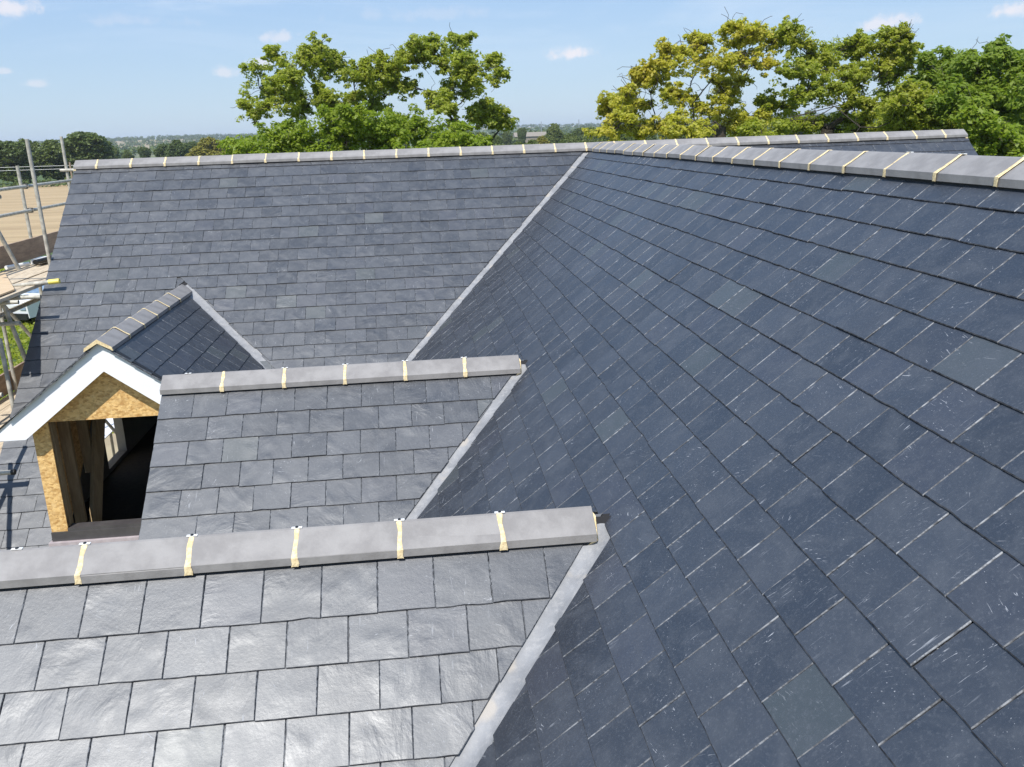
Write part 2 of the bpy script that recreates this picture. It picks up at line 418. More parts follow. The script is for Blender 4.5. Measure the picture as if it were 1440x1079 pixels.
# ------------------------------------------------------------------ ground and farmland
GZ = -7.7
def hills(x, y):
    d = np.hypot(x, y)
    t = np.clip((d-260.0)/900.0, 0, 1); t = t*t*(3-2*t)
    far = np.clip((d-900.0)/2200.0, 0, 1); far = far*far*(3-2*far)
    und = 2.2*np.sin(x/310.0+1.0)*np.sin(y/420.0) + 1.6*np.sin(x/170.0-0.6)
    ridge = 20.0 + 7.0*np.sin(x/900.0+0.7) + 4.0*np.sin(x/370.0+y/800.0) + 2.0*np.sin(x/140.0)
    return GZ + t*(und-2.5) + far*ridge
ang = np.radians(np.arange(0, 360, 2.0))
rad = np.concatenate([np.linspace(0, 60, 5)[1:], np.geomspace(75, 5600, 70)])
gv = [(0, 0, GZ)]; gf = []
for r in rad:
    x, y = r*np.sin(ang), r*np.cos(ang)
    gv += list(zip(x, y, hills(x, y)))
n = len(ang)
quads = []
for i in range(len(rad)-1):
    for j in range(n):
        quads.append((1+i*n+j, 1+(i+1)*n+j, 1+(i+1)*n+(j+1) % n, 1+i*n+(j+1) % n))
for j in range(0, n, 2): quads.append((0, 1+j, 1+(j+1) % n, 1+(j+2) % n))
g = big_mesh('ground', gv, quads, M['ground'], kind='structure', smooth=True)

def patch(name, pts, z, mat, step=14.0):
    o = mesh_obj(name, [(x, y, z) for x, y in pts], [tuple(range(len(pts)))], mat)
    o['kind'] = 'structure'; return o
patch('ploughed_field', [(-420, 62), (-30, 62), (-22, 190), (-60, 200), (-140, 206), (-420, 215)][::-1], GZ+0.03, M['field'])
patch('earth_yard', [(-18, 2), (14, 2), (14, 26), (-18, 26)], GZ+0.03, M['hay'])

# ------------------------------------------------------------------ house: slopes
YB, ZB, XB0, XM = 12.796, -0.2039, -4.6124, 2.5769
TB, TM = 0.8293, 0.8377
Y1, Z1, T1, Y2, Z2, T2 = 3.5926, -1.6823, 0.7985, 6.4979, -1.6911, 0.7888
XD, ZD, TD, YD0 = -2.9592, -1.6965, 0.771, 8.0552
XBR = 8.235                     # right end of the rear wing
XGV = -1.975                    # hanging verge of the two cross gables
CR = 0.033

class Slope:
    "u runs along the ridge, s down the slope, h is height above the slates' mean face"
    def __init__(s, O, U, t, down):
        s.O = Vector(O); s.U = Vector(U); q = sqrt(1+t*t)
        s.S = (Vector(down) + Vector((0, 0, -t)))/q
        N = s.U.cross(s.S)
        s.flip = N.z < 0
        s.N = -N if s.flip else N
        s.q = q
    def P(s, u, v, h=0.0): return s.O + s.U*u + s.S*v + s.N*h

SB = Slope((0, YB, ZB), (1, 0, 0), TB, (0, -1, 0))           # rear wing, u = x
SM = Slope((XM, 0, ZB), (0, 1, 0), TM, (-1, 0, 0))           # main roof, u = y
S1 = Slope((0, Y1, Z1), (1, 0, 0), T1, (0, -1, 0))
S2 = Slope((0, Y2, Z2), (1, 0, 0), T2, (0, -1, 0))
SD = Slope((XD, 0, ZD), (0, 1, 0), TD, (1, 0, 0))            # dormer right slope, u = y
SDL = Slope((XD, 0, ZD), (0, 1, 0), TD, (-1, 0, 0))
# their far sides
SBn = Slope((0, YB, ZB), (1, 0, 0), TB, (0, 1, 0))
SMe = Slope((XM, 0, ZB), (0, 1, 0), TM, (1, 0, 0))
S1n = Slope((0, Y1, Z1), (1, 0, 0), T1, (0, 1, 0))
S2n = Slope((0, Y2, Z2), (1, 0, 0), T2, (0, 1, 0))

def clip(poly, a, b, c):
    "keep a*u + b*v + c >= 0"
    out = []
    for i in range(len(poly)):
        p, q = poly[i], poly[(i+1) % len(poly)]
        fp, fq = a*p[0]+b*p[1]+c, a*q[0]+b*q[1]+c
        if fp >= 0: out.append(p)
        if (fp >= 0) != (fq >= 0):
            t = fp/(fp-fq); out.append((p[0]+(q[0]-p[0])*t, p[1]+(q[1]-p[1])*t))
    return out

def area(poly):
    return 0.5*sum(poly[i][0]*poly[(i+1) % len(poly)][1]-poly[(i+1) % len(poly)][0]*poly[i][1] for i in range(len(poly)))

class Half:
    "half-plane in a slope's (u, v), through two points, keeping the side of a third"
    def __init__(s, p, q, keep, off=0.0):
        a, b = q[1]-p[1], -(q[0]-p[0]); L = hypot(a, b); a /= L; b /= L
        c = -(a*p[0]+b*p[1])
        if a*keep[0]+b*keep[1]+c < 0: a, b, c = -a, -b, -c
        s.a, s.b, s.c = a, b, c-off       # positive off pulls the cut back from the line
    def f(s, p): return s.a*p[0]+s.b*p[1]+s.c

# meeting lines (valleys), each as two points in the slope's own coordinates
def xy_to(S, x, y):
    "slope coordinates of the point of slope S over plan (x, y)"
    d = Vector((x, y, 0))
    u = (Vector((x, y, 0))-Vector((S.O.x, S.O.y, 0))).dot(S.U)
    hS = Vector((S.S.x, S.S.y, 0))
    v = (Vector((x, y, 0))-Vector((S.O.x, S.O.y, 0))).dot(hS)/hS.length_squared
    return (u, v)
# rear wing x main roof valley, plan: from (XM, YB) down: z = ZB - TB*(YB-y) = ZB - TM*(XM-x)
def vB(k): return (XM-k/TM, YB-k/TB)                     # k = drop below ridge
def vG(yy, zz, tt, sgn):                                    # gable x main roof; k = drop below gable ridge
    return lambda k: (XM-(ZB-zz+k)/TM, yy+sgn*k/tt)
v1f, v1b, v2f, v2b = vG(Y1, Z1, T1, -1), vG(Y1, Z1, T1, 1), vG(Y2, Z2, T2, -1), vG(Y2, Z2, T2, 1)
YDB = YB-(ZB-ZD)/TB                                        # where the dormer ridge meets the rear wing
def vD(sgn): return lambda k: (XD+sgn*k/TD, YDB-k/TB)
X1E = v1f(0)[0]; X2E = v2f(0)[0]
DRE = 1.03; DRE_Z = TD*DRE                                  # dormer half width over the eaves

slates = []      # (priority, points..., part)
def occluded(P):
    "does a cross gable or the dormer hide P from the scaffold?"
    P = Vector(P)
    for (yy, zz, tt, x1) in ((Y1, Z1, T1, X1E), (Y2, Z2, T2, X2E)):
        for sg in (-1, 1):
            # plane z = zz - tt*sg*(y-yy), sg*(y-yy) >= 0
            den = P.z + tt*sg*P.y
            num = zz + tt*sg*yy
            if abs(den) < 1e-6: continue
            t = num/den
            if 0.05 < t < 0.985:
                Q = P*t
                k = zz-Q.z
                if sg*(Q.y-yy) > 0 and k < 2.6 and XGV < Q.x < XM-(ZB-zz+k)/TM: return True
    return False

THK, TILT, LEN = 0.0052, 0.0145, 0.40
BASE = -0.0170
def emit(S, part, poly, head, tail, chips=1.0):
    if len(poly) < 3: return
    if area(poly) < 0: poly = poly[::-1]
    if abs(area(poly)) < 0.0012: return
    # outline with slightly uneven dressed edges
    out = []
    for i in range(len(poly)):
        p, q = poly[i], poly[(i+1) % len(poly)]
        L = hypot(q[0]-p[0], q[1]-p[1])
        if L < 0.012: 
            out.append(p); continue
        out.append(p)
        istail = abs(p[1]-tail) < 0.006 and abs(q[1]-tail) < 0.006
        k = 3 if istail else (1 if L > 0.15 and len(poly) < 6 else 0)
        nx, ny = (q[1]-p[1])/L, -(q[0]-p[0])/L
        for j in range(k):
            t = (j+1+rnd.uniform(-.25, .25))/(k+1)
            e = rnd.gauss(0, 0.0007)*chips
            if istail and rnd.random() < 0.06: e -= rnd.uniform(.002, .006)
            out.append((p[0]+(q[0]-p[0])*t+nx*e, p[1]+(q[1]-p[1])*t+ny*e))
    cu = sum(p[0] for p in out)/len(out); cv = sum(p[1] for p in out)/len(out)
    lift = rnd.uniform(0, .0030) + (rnd.random() < 0.10)*rnd.uniform(.001, .004)
    tw = rnd.gauss(0, .0035)
    def hh(u, v): return BASE + (TILT+lift)*(v-head)/LEN + (u-cu)*tw
    n = len(out)
    ins = []
    for u, v in out:
        d = hypot(cu-u, cv-v); c = min(0.0038, d*0.3)/max(d, 1e-6)
        ins.append((u+(cu-u)*c, v+(cv-v)*c))
    V = [S.P(u, v, hh(u, v)+THK) for u, v in ins] + [S.P(u, v, hh(u, v)+THK-.0026) for u, v in out] + [S.P(u, v, hh(u, v)) for u, v in out]
    UV = [(u, v) for u, v in ins] + [(u, v) for u, v in out] + [(u, v+.01) for u, v in out]
    # direction along which the outline runs decides the winding
    F = [tuple(range(n))] + [(n+i, n+(i+1) % n, (i+1) % n, i) for i in range(n)] + [(2*n+i, 2*n+(i+1) % n, n+(i+1) % n, n+i) for i in range(n)]
    if S.flip: F = [f[::-1] for f in F]
    sd = [2 if (abs(out[i][1]-tail) < .012 and abs(out[(i+1) % n][1]-tail) < .012) else 1 for i in range(n)]
    MI = [0] + sd + sd
    # how large it shows in the photograph
    pr = [project(S.P(u, v)) for u, v in [(p[0], max(p[1], tail-.1975)) for p in poly]]
    pri = 0
    if all(pr):
        cxp = sum(p[0] for p in pr)/len(pr); cyp = sum(p[1] for p in pr)/len(pr)
        clipd = [(min(max(p[0], 0), 1440), min(max(p[1], 0), 1079)) for p in pr]
        if -60 < cxp < 1500 and cyp < 1160: pri = abs(area(clipd))
        if pri and occluded(S.P(cu, max(cv, tail-.1))): pri = 0
    slates.append((pri, V, F, MI, UV, part))

def course_fill(S, part, u0, u1, s0, gauge, ncourse, width, phase, cutter, hard=(None, None), jit=.004, first_len=None):
    """lay slates: tails at s0 + k*gauge, joints at phase (+ half a width on alternate courses).
    hard: verge lines at u0/u1, where a slate-and-a-half closes every other course."""
    for k in range(ncourse):
        tail = s0+k*gauge
        head = max(tail-LEN, 0.0 if k else 0.0)
        ph = phase + (width/2 if k % 2 else 0.0)
        j0 = math.ceil((u0-ph)/width); j1 = math.floor((u1-ph)/width)
        xs = [ph+j*width for j in range(j0, j1+1)]
        if xs and xs[0]-u0 < 0.135: xs = xs[1:]
        if xs and u1-xs[-1] < 0.135: xs = xs[:-1]
        xs = [x + rnd.gauss(0, jit) for x in xs]
        xs = [u0] + xs + [u1]
        for a, b in zip(xs[:-1], xs[1:]):
            g = 0.0016 + abs(rnd.gauss(0, .0009))
            tl = tail + rnd.gauss(0, .0016)
            skew = rnd.gauss(0, .0006)
            poly = [(a+g/2, head), (b-g/2, head), (b-g/2, tl+skew), (a+g/2, tl-skew)]
            for pc in cutter(poly):
                emit(S, part, pc, tail-LEN, tail)

# cutters ------------------------------------------------------------
def half_from_plan(S, f, keep_xy, off):
    p, q = xy_to(S, *f(0.0)), xy_to(S, *f(2.0))
    return Half(p, q, xy_to(S, *keep_xy), off)

def jag(h, poly, amt=.006):
    return clip(poly, h.a, h.b, h.c+rnd.gauss(0, amt))

hM_B = half_from_plan(SM, vB, (XM, 0), 0.085)
hM_1f = half_from_plan(SM, v1f, (XM, Y1-3), 0.062); hM_1b = half_from_plan(SM, v1b, (XM, Y1+3), 0.05)
hM_2f = half_from_plan(SM, v2f, (XM, Y2-3), 0.07); hM_2b = half_from_plan(SM, v2b, (XM, Y2+3), 0.05)
def cutM(poly):
    poly = jag(hM_B, poly)
    if len(poly) < 3: return []
    for (yy, xe, hf, hb) in ((Y1, X1E, hM_1f, hM_1b), (Y2, X2E, hM_2f, hM_2b)):
        cy = sum(p[0] for p in poly)/len(poly)
        h = hf if cy < yy else hb
        sa = xy_to(SM, xe, yy)[1]
        if max(p[1] for p in poly) > sa-.02:
            if max(p[1] for p in poly)-sa < .13:
                if min(p[0] for p in poly) < yy+.02 and max(p[0] for p in poly) > yy-.02: pass
                else: poly = clip(poly, h.a, h.b, h.c+.07)
            else: poly = jag(h, poly)
        if len(poly) < 3: return []
    return [poly]

hB_M = half_from_plan(SB, vB, (XM-6, YB), 0.055)
hB_Me = Half(xy_to(SB, XM, YB), xy_to(SB, XM+2/TM, YB-2/TB), xy_to(SB, XM+5, YB), 0.05)
hB_Dr = half_from_plan(SB, vD(1), (XD+4, YDB), 0.085); hB_Dl = half_from_plan(SB, vD(-1), (XD-4, YDB), 0.05)
sDB = (ZB-ZD)/TB*sqrt(1+TB*TB)
sDEAVE = (ZB-ZD+1.03*TD)/TB*sqrt(1+TB*TB)-.02
def cutB(poly):
    poly = jag(hB_M, poly, .004)
    if len(poly) < 3: return []
    if max(p[1] for p in poly) > sDB-.03:
        cu = sum(p[0] for p in poly)/len(poly)
        cv = sum(p[1] for p in poly)/len(poly)
        if cv > sDEAVE: poly = clip(poly, 1, 0, -(XD+.80)) if cu > XD else clip(poly, -1, 0, XD-.80)
        else: poly = jag(hB_Dr if cu > XD else hB_Dl, poly, .008)
        if len(poly) < 3: return []
        # nothing beneath the dormer itself: its eaves and cheeks stand on the rafters
    return [poly]
def cutBr(poly):
    poly = jag(hB_Me, poly); return [poly] if len(poly) > 2 else []
h1_M = half_from_plan(S1, v1f, (X1E-5, Y1), 0.05)
h2_M = half_from_plan(S2, v2f, (X2E-5, Y2), 0.045)
hD_B = half_from_plan(SD, vD(1), (XD, YDB-4), 0.03)
hDL_B = half_from_plan(SDL, vD(-1), (XD, YDB-4), 0.03)
sDE = DRE*sqrt(1+TD*TD)

HB = (0.0, YB-6, GZ)
house = thing('house', 'large new house with grey slate roofs, grey ridge tiles and cross gables', 'house', (0, 6, GZ))

def deck(name, S, poly, extra=None, mat='underlay', parent=house):
    "roof deck under the slates, as a thin slab"
    b = MB()
    b.prism([S.P(u, v, BASE-.002) for u, v in poly], S.N*-0.05)
    if extra: extra(b)
    return b.build(name, M[mat], parent)

def up(f, k): return f(k)
EAVE = 4.1      # drop of the main eaves below the ridges
def quadM():
    return [xy_to(SM, XM, -2.2), xy_to(SM, XM, YB), xy_to(SM, *vB(EAVE)), xy_to(SM, XM-EAVE/TM, -2.2)]
main_roof = deck('main_roof', SM, quadM(), lambda b: b.prism([SMe.P(u, v, BASE-.002) for u, v in
                 [xy_to(SMe, XM, -2.2), xy_to(SMe, XM, YB), xy_to(SMe, XM+EAVE/TM, YB-EAVE/TB), xy_to(SMe, XM+EAVE/TM, -2.2)]], SMe.N*-.05))
kd = EAVE
rear_roof = deck('rear_wing_roof', SB, [xy_to(SB, XB0+.03, YB), xy_to(SB, XM, YB), xy_to(SB, *vB(EAVE)), xy_to(SB, XD+DRE-.2, YB-EAVE/TB), xy_to(SB, XD+DRE-.2, YB-(ZB-ZD+DRE_Z)/TB), xy_to(SB, XD, YDB), xy_to(SB, XD-DRE+.2, YB-(ZB-ZD+DRE_Z)/TB), xy_to(SB, XD-DRE+.2, YB-EAVE/TB), xy_to(SB, XB0+.03, YB-EAVE/TB)],
                 lambda b: (b.prism([SB.P(u, v, BASE-.002) for u, v in [xy_to(SB, XM, YB), xy_to(SB, XBR-.03, YB), xy_to(SB, XBR-.03, YB-2.5/TB), xy_to(SB, XM+2.5/TM, YB-2.5/TB)]], SB.N*-.05),
                            b.prism([SBn.P(u, v, BASE-.002) for u, v in [(XB0+.03, 0), (XBR-.03, 0), (XBR-.03, 6), (XB0+.03, 6)]], SBn.N*-.05)))
def gdeck(name, S, Sn, yy, zz, tt, vf, vb, kf, kb):
    return deck(name, S, [xy_to(S, XGV+.03, yy), xy_to(S, *vf(0)), xy_to(S, *vf(kf)), xy_to(S, XGV+.03, yy-kf/tt)],
                lambda b: b.prism([Sn.P(u, v, BASE-.002) for u, v in [xy_to(Sn, XGV+.03, yy), xy_to(Sn, *vb(0)), xy_to(Sn, *vb(kb)), xy_to(Sn, XGV+.03, yy+kb/tt)]], Sn.N*-.05))
near_roof = gdeck('near_gable_roof', S1, S1n, Y1, Z1, T1, v1f, v1b, 2.0, 1.14)
mid_roof = gdeck('middle_gable_roof', S2, S2n, Y2, Z2, T2, v2f, v2b, 1.14, 1.95)

course_fill(SM, 'main_roof', -2.0, YB, 0.262, 0.1925, 23, 0.2445, 3.05, cutM)
course_fill(SB, 'rear_wing_roof', XB0, XM, 0.217, 0.1955, 31, 0.2437, -4.37, cutB)
course_fill(SB, 'rear_wing_roof', XM-.2, XBR, 0.217, 0.1955, 8, 0.2437, -4.37, cutBr)
course_fill(S1, 'near_gable_roof', XGV, X1E+.2, 0.388, 0.198, 12, 0.2437, -1.735, lambda p: [jag(h1_M, p, .004)])
course_fill(S2, 'middle_gable_roof', XGV, X2E+.2, 0.360, 0.2005, 9, 0.2435, -1.73, lambda p: [jag(h2_M, p, .004)])
course_fill(SD, 'dormer', YD0-.055, YDB, 0.14, 0.2, 8, 0.2437, YD0+.12, lambda p: [clip(jag(hD_B, p, .003), 0, -1, sDE+.43)])
course_fill(SDL, 'dormer', YD0-.055, YDB, 0.14, 0.2, 6, 0.2437, YD0+.12, lambda p: [clip(jag(hDL_B, p, .003), 0, -1, sDE)])

# ------------------------------------------------------------------ dormer
YF = YD0+0.13            # face of the boarded front
WX = 0.79                # half width of the dormer walls
WZ = ZD-TD*WX-.04        # where the walls meet its rafters
b = MB()
for S, sg, ym in ((SD, 1, 0), (SDL, -1, 0)):
    xe = XD+sg*DRE; ex = .34 if sg > 0 else 0.0
    b.prism([S.P(u, v, BASE-.002) for u, v in [(YD0, 0), (YDB, 0), (YDB-(DRE_Z+ex*TD)/TB, sDE+ex*1.26), (YD0, sDE+ex*1.26)]], S.N*-.04)
dormer = b.build('dormer', M['underlay'], house)
parts_by_name = {'main_roof': main_roof, 'rear_wing_roof': rear_roof, 'near_gable_roof': near_roof, 'middle_gable_roof': mid_roof, 'dormer': dormer}

# bargeboards: apex top, foot; soffit return at the left foot
def rake(name, sg, mat, top, bot, y0, y1, xlen, parent=dormer, foot=True):
    b = MB()
    ax, fx = XD, XD+sg*xlen
    zt = lambda x: ZD-TD*abs(x-XD)-top
    zb = lambda x: ZD-TD*abs(x-XD)-bot
    if foot:
        hz = zb(XD+sg*(xlen-.235))
        poly = [(ax, y0, zt(ax)), (fx, y0, zt(fx)), (fx, y0, hz), (XD+sg*(xlen-.235), y0, hz), (ax, y0, zb(ax))]
    else: poly = [(ax, y0, zt(ax)), (fx, y0, zt(fx)), (fx, y0, zb(fx)), (ax, y0, zb(ax))]
    b.prism(poly, (0, y1-y0, 0))
    return b.build(name, M[mat], parent)
rake('bargeboard', -1, 'upvc', .012, .285, YD0-.014, YD0+.008, DRE-.005)
rake('bargeboard', 1, 'upvc', .012, .285, YD0-.014, YD0+.008, DRE-.005)
rake('verge_trim', -1, 'rubber', -.006, .010, YD0-.030, YD0+.02, DRE, foot=False)
rake('verge_trim', 1, 'rubber', -.006, .010, YD0-.030, YD0+.02, DRE, foot=False)
rake('soffit', -1, 'upvc', .26, .280, YD0+.010, YF-.002, DRE-.26, foot=False)
rake('soffit', 1, 'upvc', .26, .280, YD0+.010, YF-.002, DRE-.26, foot=False)
# strand board front: two side strips and the gable panel with the head of the opening
OX = 0.635; HEAD = -2.478; SILL = -3.60; BOT = -3.60
b = MB()
b.prism([(XD-WX, YF, HEAD), (XD+WX, YF, HEAD), (XD+WX, YF, WZ-.04), (XD, YF, ZD-.08), (XD-WX, YF, WZ-.04)], (0, .018, 0))
b.build('gable_panel', M['osb'], dormer)
for sg in (-1, 1):
    b = MB()
    xa, xb = sorted((XD+sg*WX, XD+sg*OX))
    b.box(xa, xb, YF, YF+.018, BOT, HEAD-.002)
    b.build('side_panel', M['osb'], dormer)
b = MB(); b.box(XD-WX-.004, XD+WX+.004, YF-.012, YF+.10, BOT-.095, BOT-.002); b.box(XD-OX-.002, XD+OX, YF-.005, YF+.115, BOT-.004, BOT+.03)
b.build('sill', M['dark_frame'], dormer)
b = MB(); b.box(XD-WX-.03, XD+WX+.03, YF-.05, YF+.02, BOT-.20, BOT-.097)
b.box(XD-WX-.02, XD+WX+.02, YF+.02, YF+.05, BOT-.62, BOT-.097)
b.build('apron_flashing', M['apron'], dormer)
# cheeks with studs inside
yback = YB-(ZB-WZ)/TB
for sg in (-1, 1):
    x0 = XD+sg*WX
    yb0 = YB-(ZB-BOT+.1)/TB
    b = MB()
    b.prism([(x0, YF+.02, WZ), (x0, yback, WZ), (x0, YB-(ZB-(BOT-.25))/TB, BOT-.25), (x0, YF+.02, BOT-.25)], (-sg*.02, 0, 0))
    b.build('cheek', M['osb'], dormer)
    for i, yy in enumerate((YF+.06, YF+.50, YF+.95, YF+1.42)):
        top = WZ-.02
        low = max(BOT-.25, ZB-TB*(YB-yy)-.12) if i else BOT-.2
        b = MB(); xa, xb = sorted((x0-sg*.022, x0-sg*.125)); 
        if i == 0: xa, xb = sorted((x0-sg*.022, XD+sg*OX))
        b.box(xa, xb, yy, yy+(.047 if i else .095), low, top)
        b.build('stud', M['stud'], dormer)
for i in range(5):
    yy = YF+.05+i*.42
    for sg in (-1, 1):
        b = MB(); b.bar((XD+sg*.02, yy, ZD-.12), (XD+sg*(WX-.03), yy, ZD-.12-TD*(WX-.05)), .045, .10); b.build('rafter', M['stud'], dormer)
b = MB(); b.box(XD-WX+.03, XD+WX-.03, YF+.02, YF+.065, HEAD+.005, HEAD+.12); b.build('lintel', M['stud'], dormer)
b = MB(); b.bar((XD-.72, YF+.75, -4.10), (XD-.54, YF+1.15, -2.45), .05, .13); b.build('brace', M['stud'], dormer)

# ------------------------------------------------------------------ rooms below the roof
b = MB()
b.box(XB0+.12, 8.1, 8.95, 16.9, GZ, -4.35)                  # rear wing below the attic floor
b.box(-1.70, 6.6, -1.5, 8.95, GZ, -4.35)
body = b.build('house_walls', M['render'], house)
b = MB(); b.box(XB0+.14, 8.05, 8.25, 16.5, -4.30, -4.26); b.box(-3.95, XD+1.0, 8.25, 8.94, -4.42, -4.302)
b.build('attic_floor', M['dark_floor'], house)
def gable_end(x, th, sg, wins, zlo=-4.35):
    "triangular end wall of the rear wing, with an opening"
    b = MB()
    y0, y1 = YB-3.9/TB-.0, YB+3.9/TB
    zt = lambda y: ZB-.10-TB*abs(y-YB)
    (wy0, wy1, wz0, wz1) = wins
    for poly in ([(y0, zlo), (wy0, zlo), (wy0, zt(wy0)), (y0, max(zt(y0), zlo+.01))], [(wy1, zlo), (y1, zlo), (y1, max(zt(y1), zlo+.01)), (YB, zt(YB)), (wy1, zt(wy1))],
                 [(wy0, wz1), (wy1, wz1), (wy1, zt(wy1)), (wy0, zt(wy0))], [(wy0, zlo), (wy1, zlo), (wy1, wz0), (wy0, wz0)]):
        b.prism([(x, p[0], p[1]) for p in poly], (th, 0, 0))
    return b.build('gable_wall', M['render'], house)
gable_end(XB0+.12, .12, 1, (11.5, 12.25, -4.2, -3.45))
gable_end(XBR-.25, .12, 1, (12.3, 12.9, -3.6, -2.6))
for yy, zz, tt in ((Y1, Z1, T1), (Y2, Z2, T2)):
    b = MB(); b.prism([(-1.74, yy-1.9, -4.35), (-1.74, yy+1.9, -4.35), (-1.74, yy+1.9, zz-tt*1.9-.1), (-1.74, yy, zz-.1), (-1.74, yy-1.9, zz-tt*1.9-.1)], (.1, 0, 0))
    b.build('gable_wall', M['render'], house)
    b = MB()
    for sg in (-1, 1):
        kk = 1.12/tt if sg > 0 else 1.12/tt
        b.prism([(XGV+.02, yy, zz-.045), (XGV+.02, yy+sg*kk, zz-.045-tt*kk), (XGV+.02, yy+sg*kk, zz-.25-tt*kk), (XGV+.02, yy, zz-.25)], (.02, 0, 0))
    o = b.build('bargeboard', M['upvc'], near_roof if yy == Y1 else mid_roof)

# ------------------------------------------------------------------ slates into the scene
slates = [s for s in slates if s[1]]
order = sorted(range(len(slates)), key=lambda i: -slates[i][0])
top = set(i for i in order[:300] if slates[i][0] > 0)
RV, RF, RM, RUV = [], [], [], []
for i, (pri, V, F, MI, UV, part) in enumerate(slates):
    if i in top:
        mesh_obj('slate', V, F, [M['slate'], M['slate_edge'], M['slate_tail']], parts_by_name[part], MI, UV)
    else:
        bb = len(RV); RV += V; RF += [tuple(j+bb for j in f) for f in F]; RM += MI; RUV += UV
o = mesh_obj('roof_slates', RV, RF, [M['slate'], M['slate_edge'], M['slate_tail']], house, RM, RUV)
o['kind'] = 'stuff'
o['label'] = 'smaller and more distant slates of all the roof slopes'

# far slopes that only show from the side: plain coursed slate sheets
def far_slope(S, u0, u1, s1, parent, tri0=0.0, tri1=0.0):
    V, F, UV = [], [], []
    k = int(s1/.1955)
    for i in range(k):
        a, c = i*.1955, (i+1)*.1955
        ua0, ua1, uc0, uc1 = u0+tri0*a, u1+tri1*a, u0+tri0*c, u1+tri1*c
        bb = len(V)
        V += [S.P(ua0, a, -.012), S.P(ua1, a, -.012), S.P(uc1, c+.004, .002), S.P(uc0, c+.004, .002), S.P(uc1, c+.004, -.008), S.P(uc0, c+.004, -.008)]
        UV += [(ua0, a), (ua1, a), (uc1, c), (uc0, c), (uc1, c), (uc0, c)]
        F += [(bb, bb+1, bb+2, bb+3), (bb+3, bb+2, bb+4, bb+5)]
    return mesh_obj('far_slope', V, F, M['slate'], parent, uvs=UV)
far_slope(SBn, XB0, XBR, 4.6, rear_roof)
far_slope(SMe, -2.0, YB, 4.6, main_roof, 0.0, -SMe.S.x/1.0*TM/TB if False else -0.76)
far_slope(S1n, XGV, X1E-.16, 1.8, near_roof, 0.0, -0.72)
far_slope(S2n, XGV, X2E-.16, 2.6, mid_roof, 0.0, -0.72)

# ------------------------------------------------------------------ lead valleys
def valley(Sa, fa, fb_slope, f, k0, k1, wa, wb, parent, seglen=1.4):
    """lead lining: slope Sa holds wa of it, slope Sb wb, along plan line f(k)"""
    Sb = fb_slope
    k = k0; first = True
    while k < k1-.02:
        ke = min(k+seglen*rnd.uniform(.85, 1.1), k1)
        nst = max(3, int((ke-k)/.07))
        V, F = [], []
        for i in range(nst+1):
            kk = k-(.06 if not first else 0)+(ke-k+(.06 if not first else 0))*i/nst
            lapz = .005*(1-i/nst)*(0 if first else 1)
            pa, pb = xy_to(Sa, *f(kk)), xy_to(Sb, *f(kk))
            pa2, pb2 = xy_to(Sa, *f(kk+.1)), xy_to(Sb, *f(kk+.1))
            da = Vector((pa2[0]-pa[0], pa2[1]-pa[1])).normalized(); db = Vector((pb2[0]-pb[0], pb2[1]-pb[1])).normalized()
            na = Vector((-da.y, da.x)); nb = Vector((-db.y, db.x))
            if na.y > 0: na = -na        # outward = up-slope
            if nb.y > 0: nb = -nb
            e = rnd.gauss(0, .0008)
            row = []
            for t in (1.0, .66, .33, .08):
                hgt = -.012+rnd.gauss(0, .0005)+lapz-(.001 if t == 1 else 0)
                row.append(Sa.P(pa[0]+na.x*wa*t, max(pa[1]+na.y*wa*t, .02), hgt))
            for t in (.08, .33, .66, 1.0):
                hgt = -.012+rnd.gauss(0, .0005)+lapz
                row.append(Sb.P(pb[0]+nb.x*wb*t, max(pb[1]+nb.y*wb*t, .02), hgt))
            V += row
        for i in range(nst):
            for j in range(7):
                a = i*8+j
                F.append((a, a+1, a+9, a+8))
        mesh_obj('valley_lead', V, F, M['lead'], parent, smooth=True)
        k = ke; first = False
valley(S1, None, SM, v1f, 0.012, 2.0, .12, .20, near_roof)
valley(S2, None, SM, v2f, 0.012, 1.14, .12, .17, mid_roof)
valley(SB, None, SM, vB, -0.0, 3.2, .13, .19, rear_roof)
valley(SB, None, SD, vD(1), 0.0, DRE_Z+.26, .16, .08, dormer)
valley(SB, None, SDL, vD(-1), 0.0, DRE_Z, .12, .08, dormer)

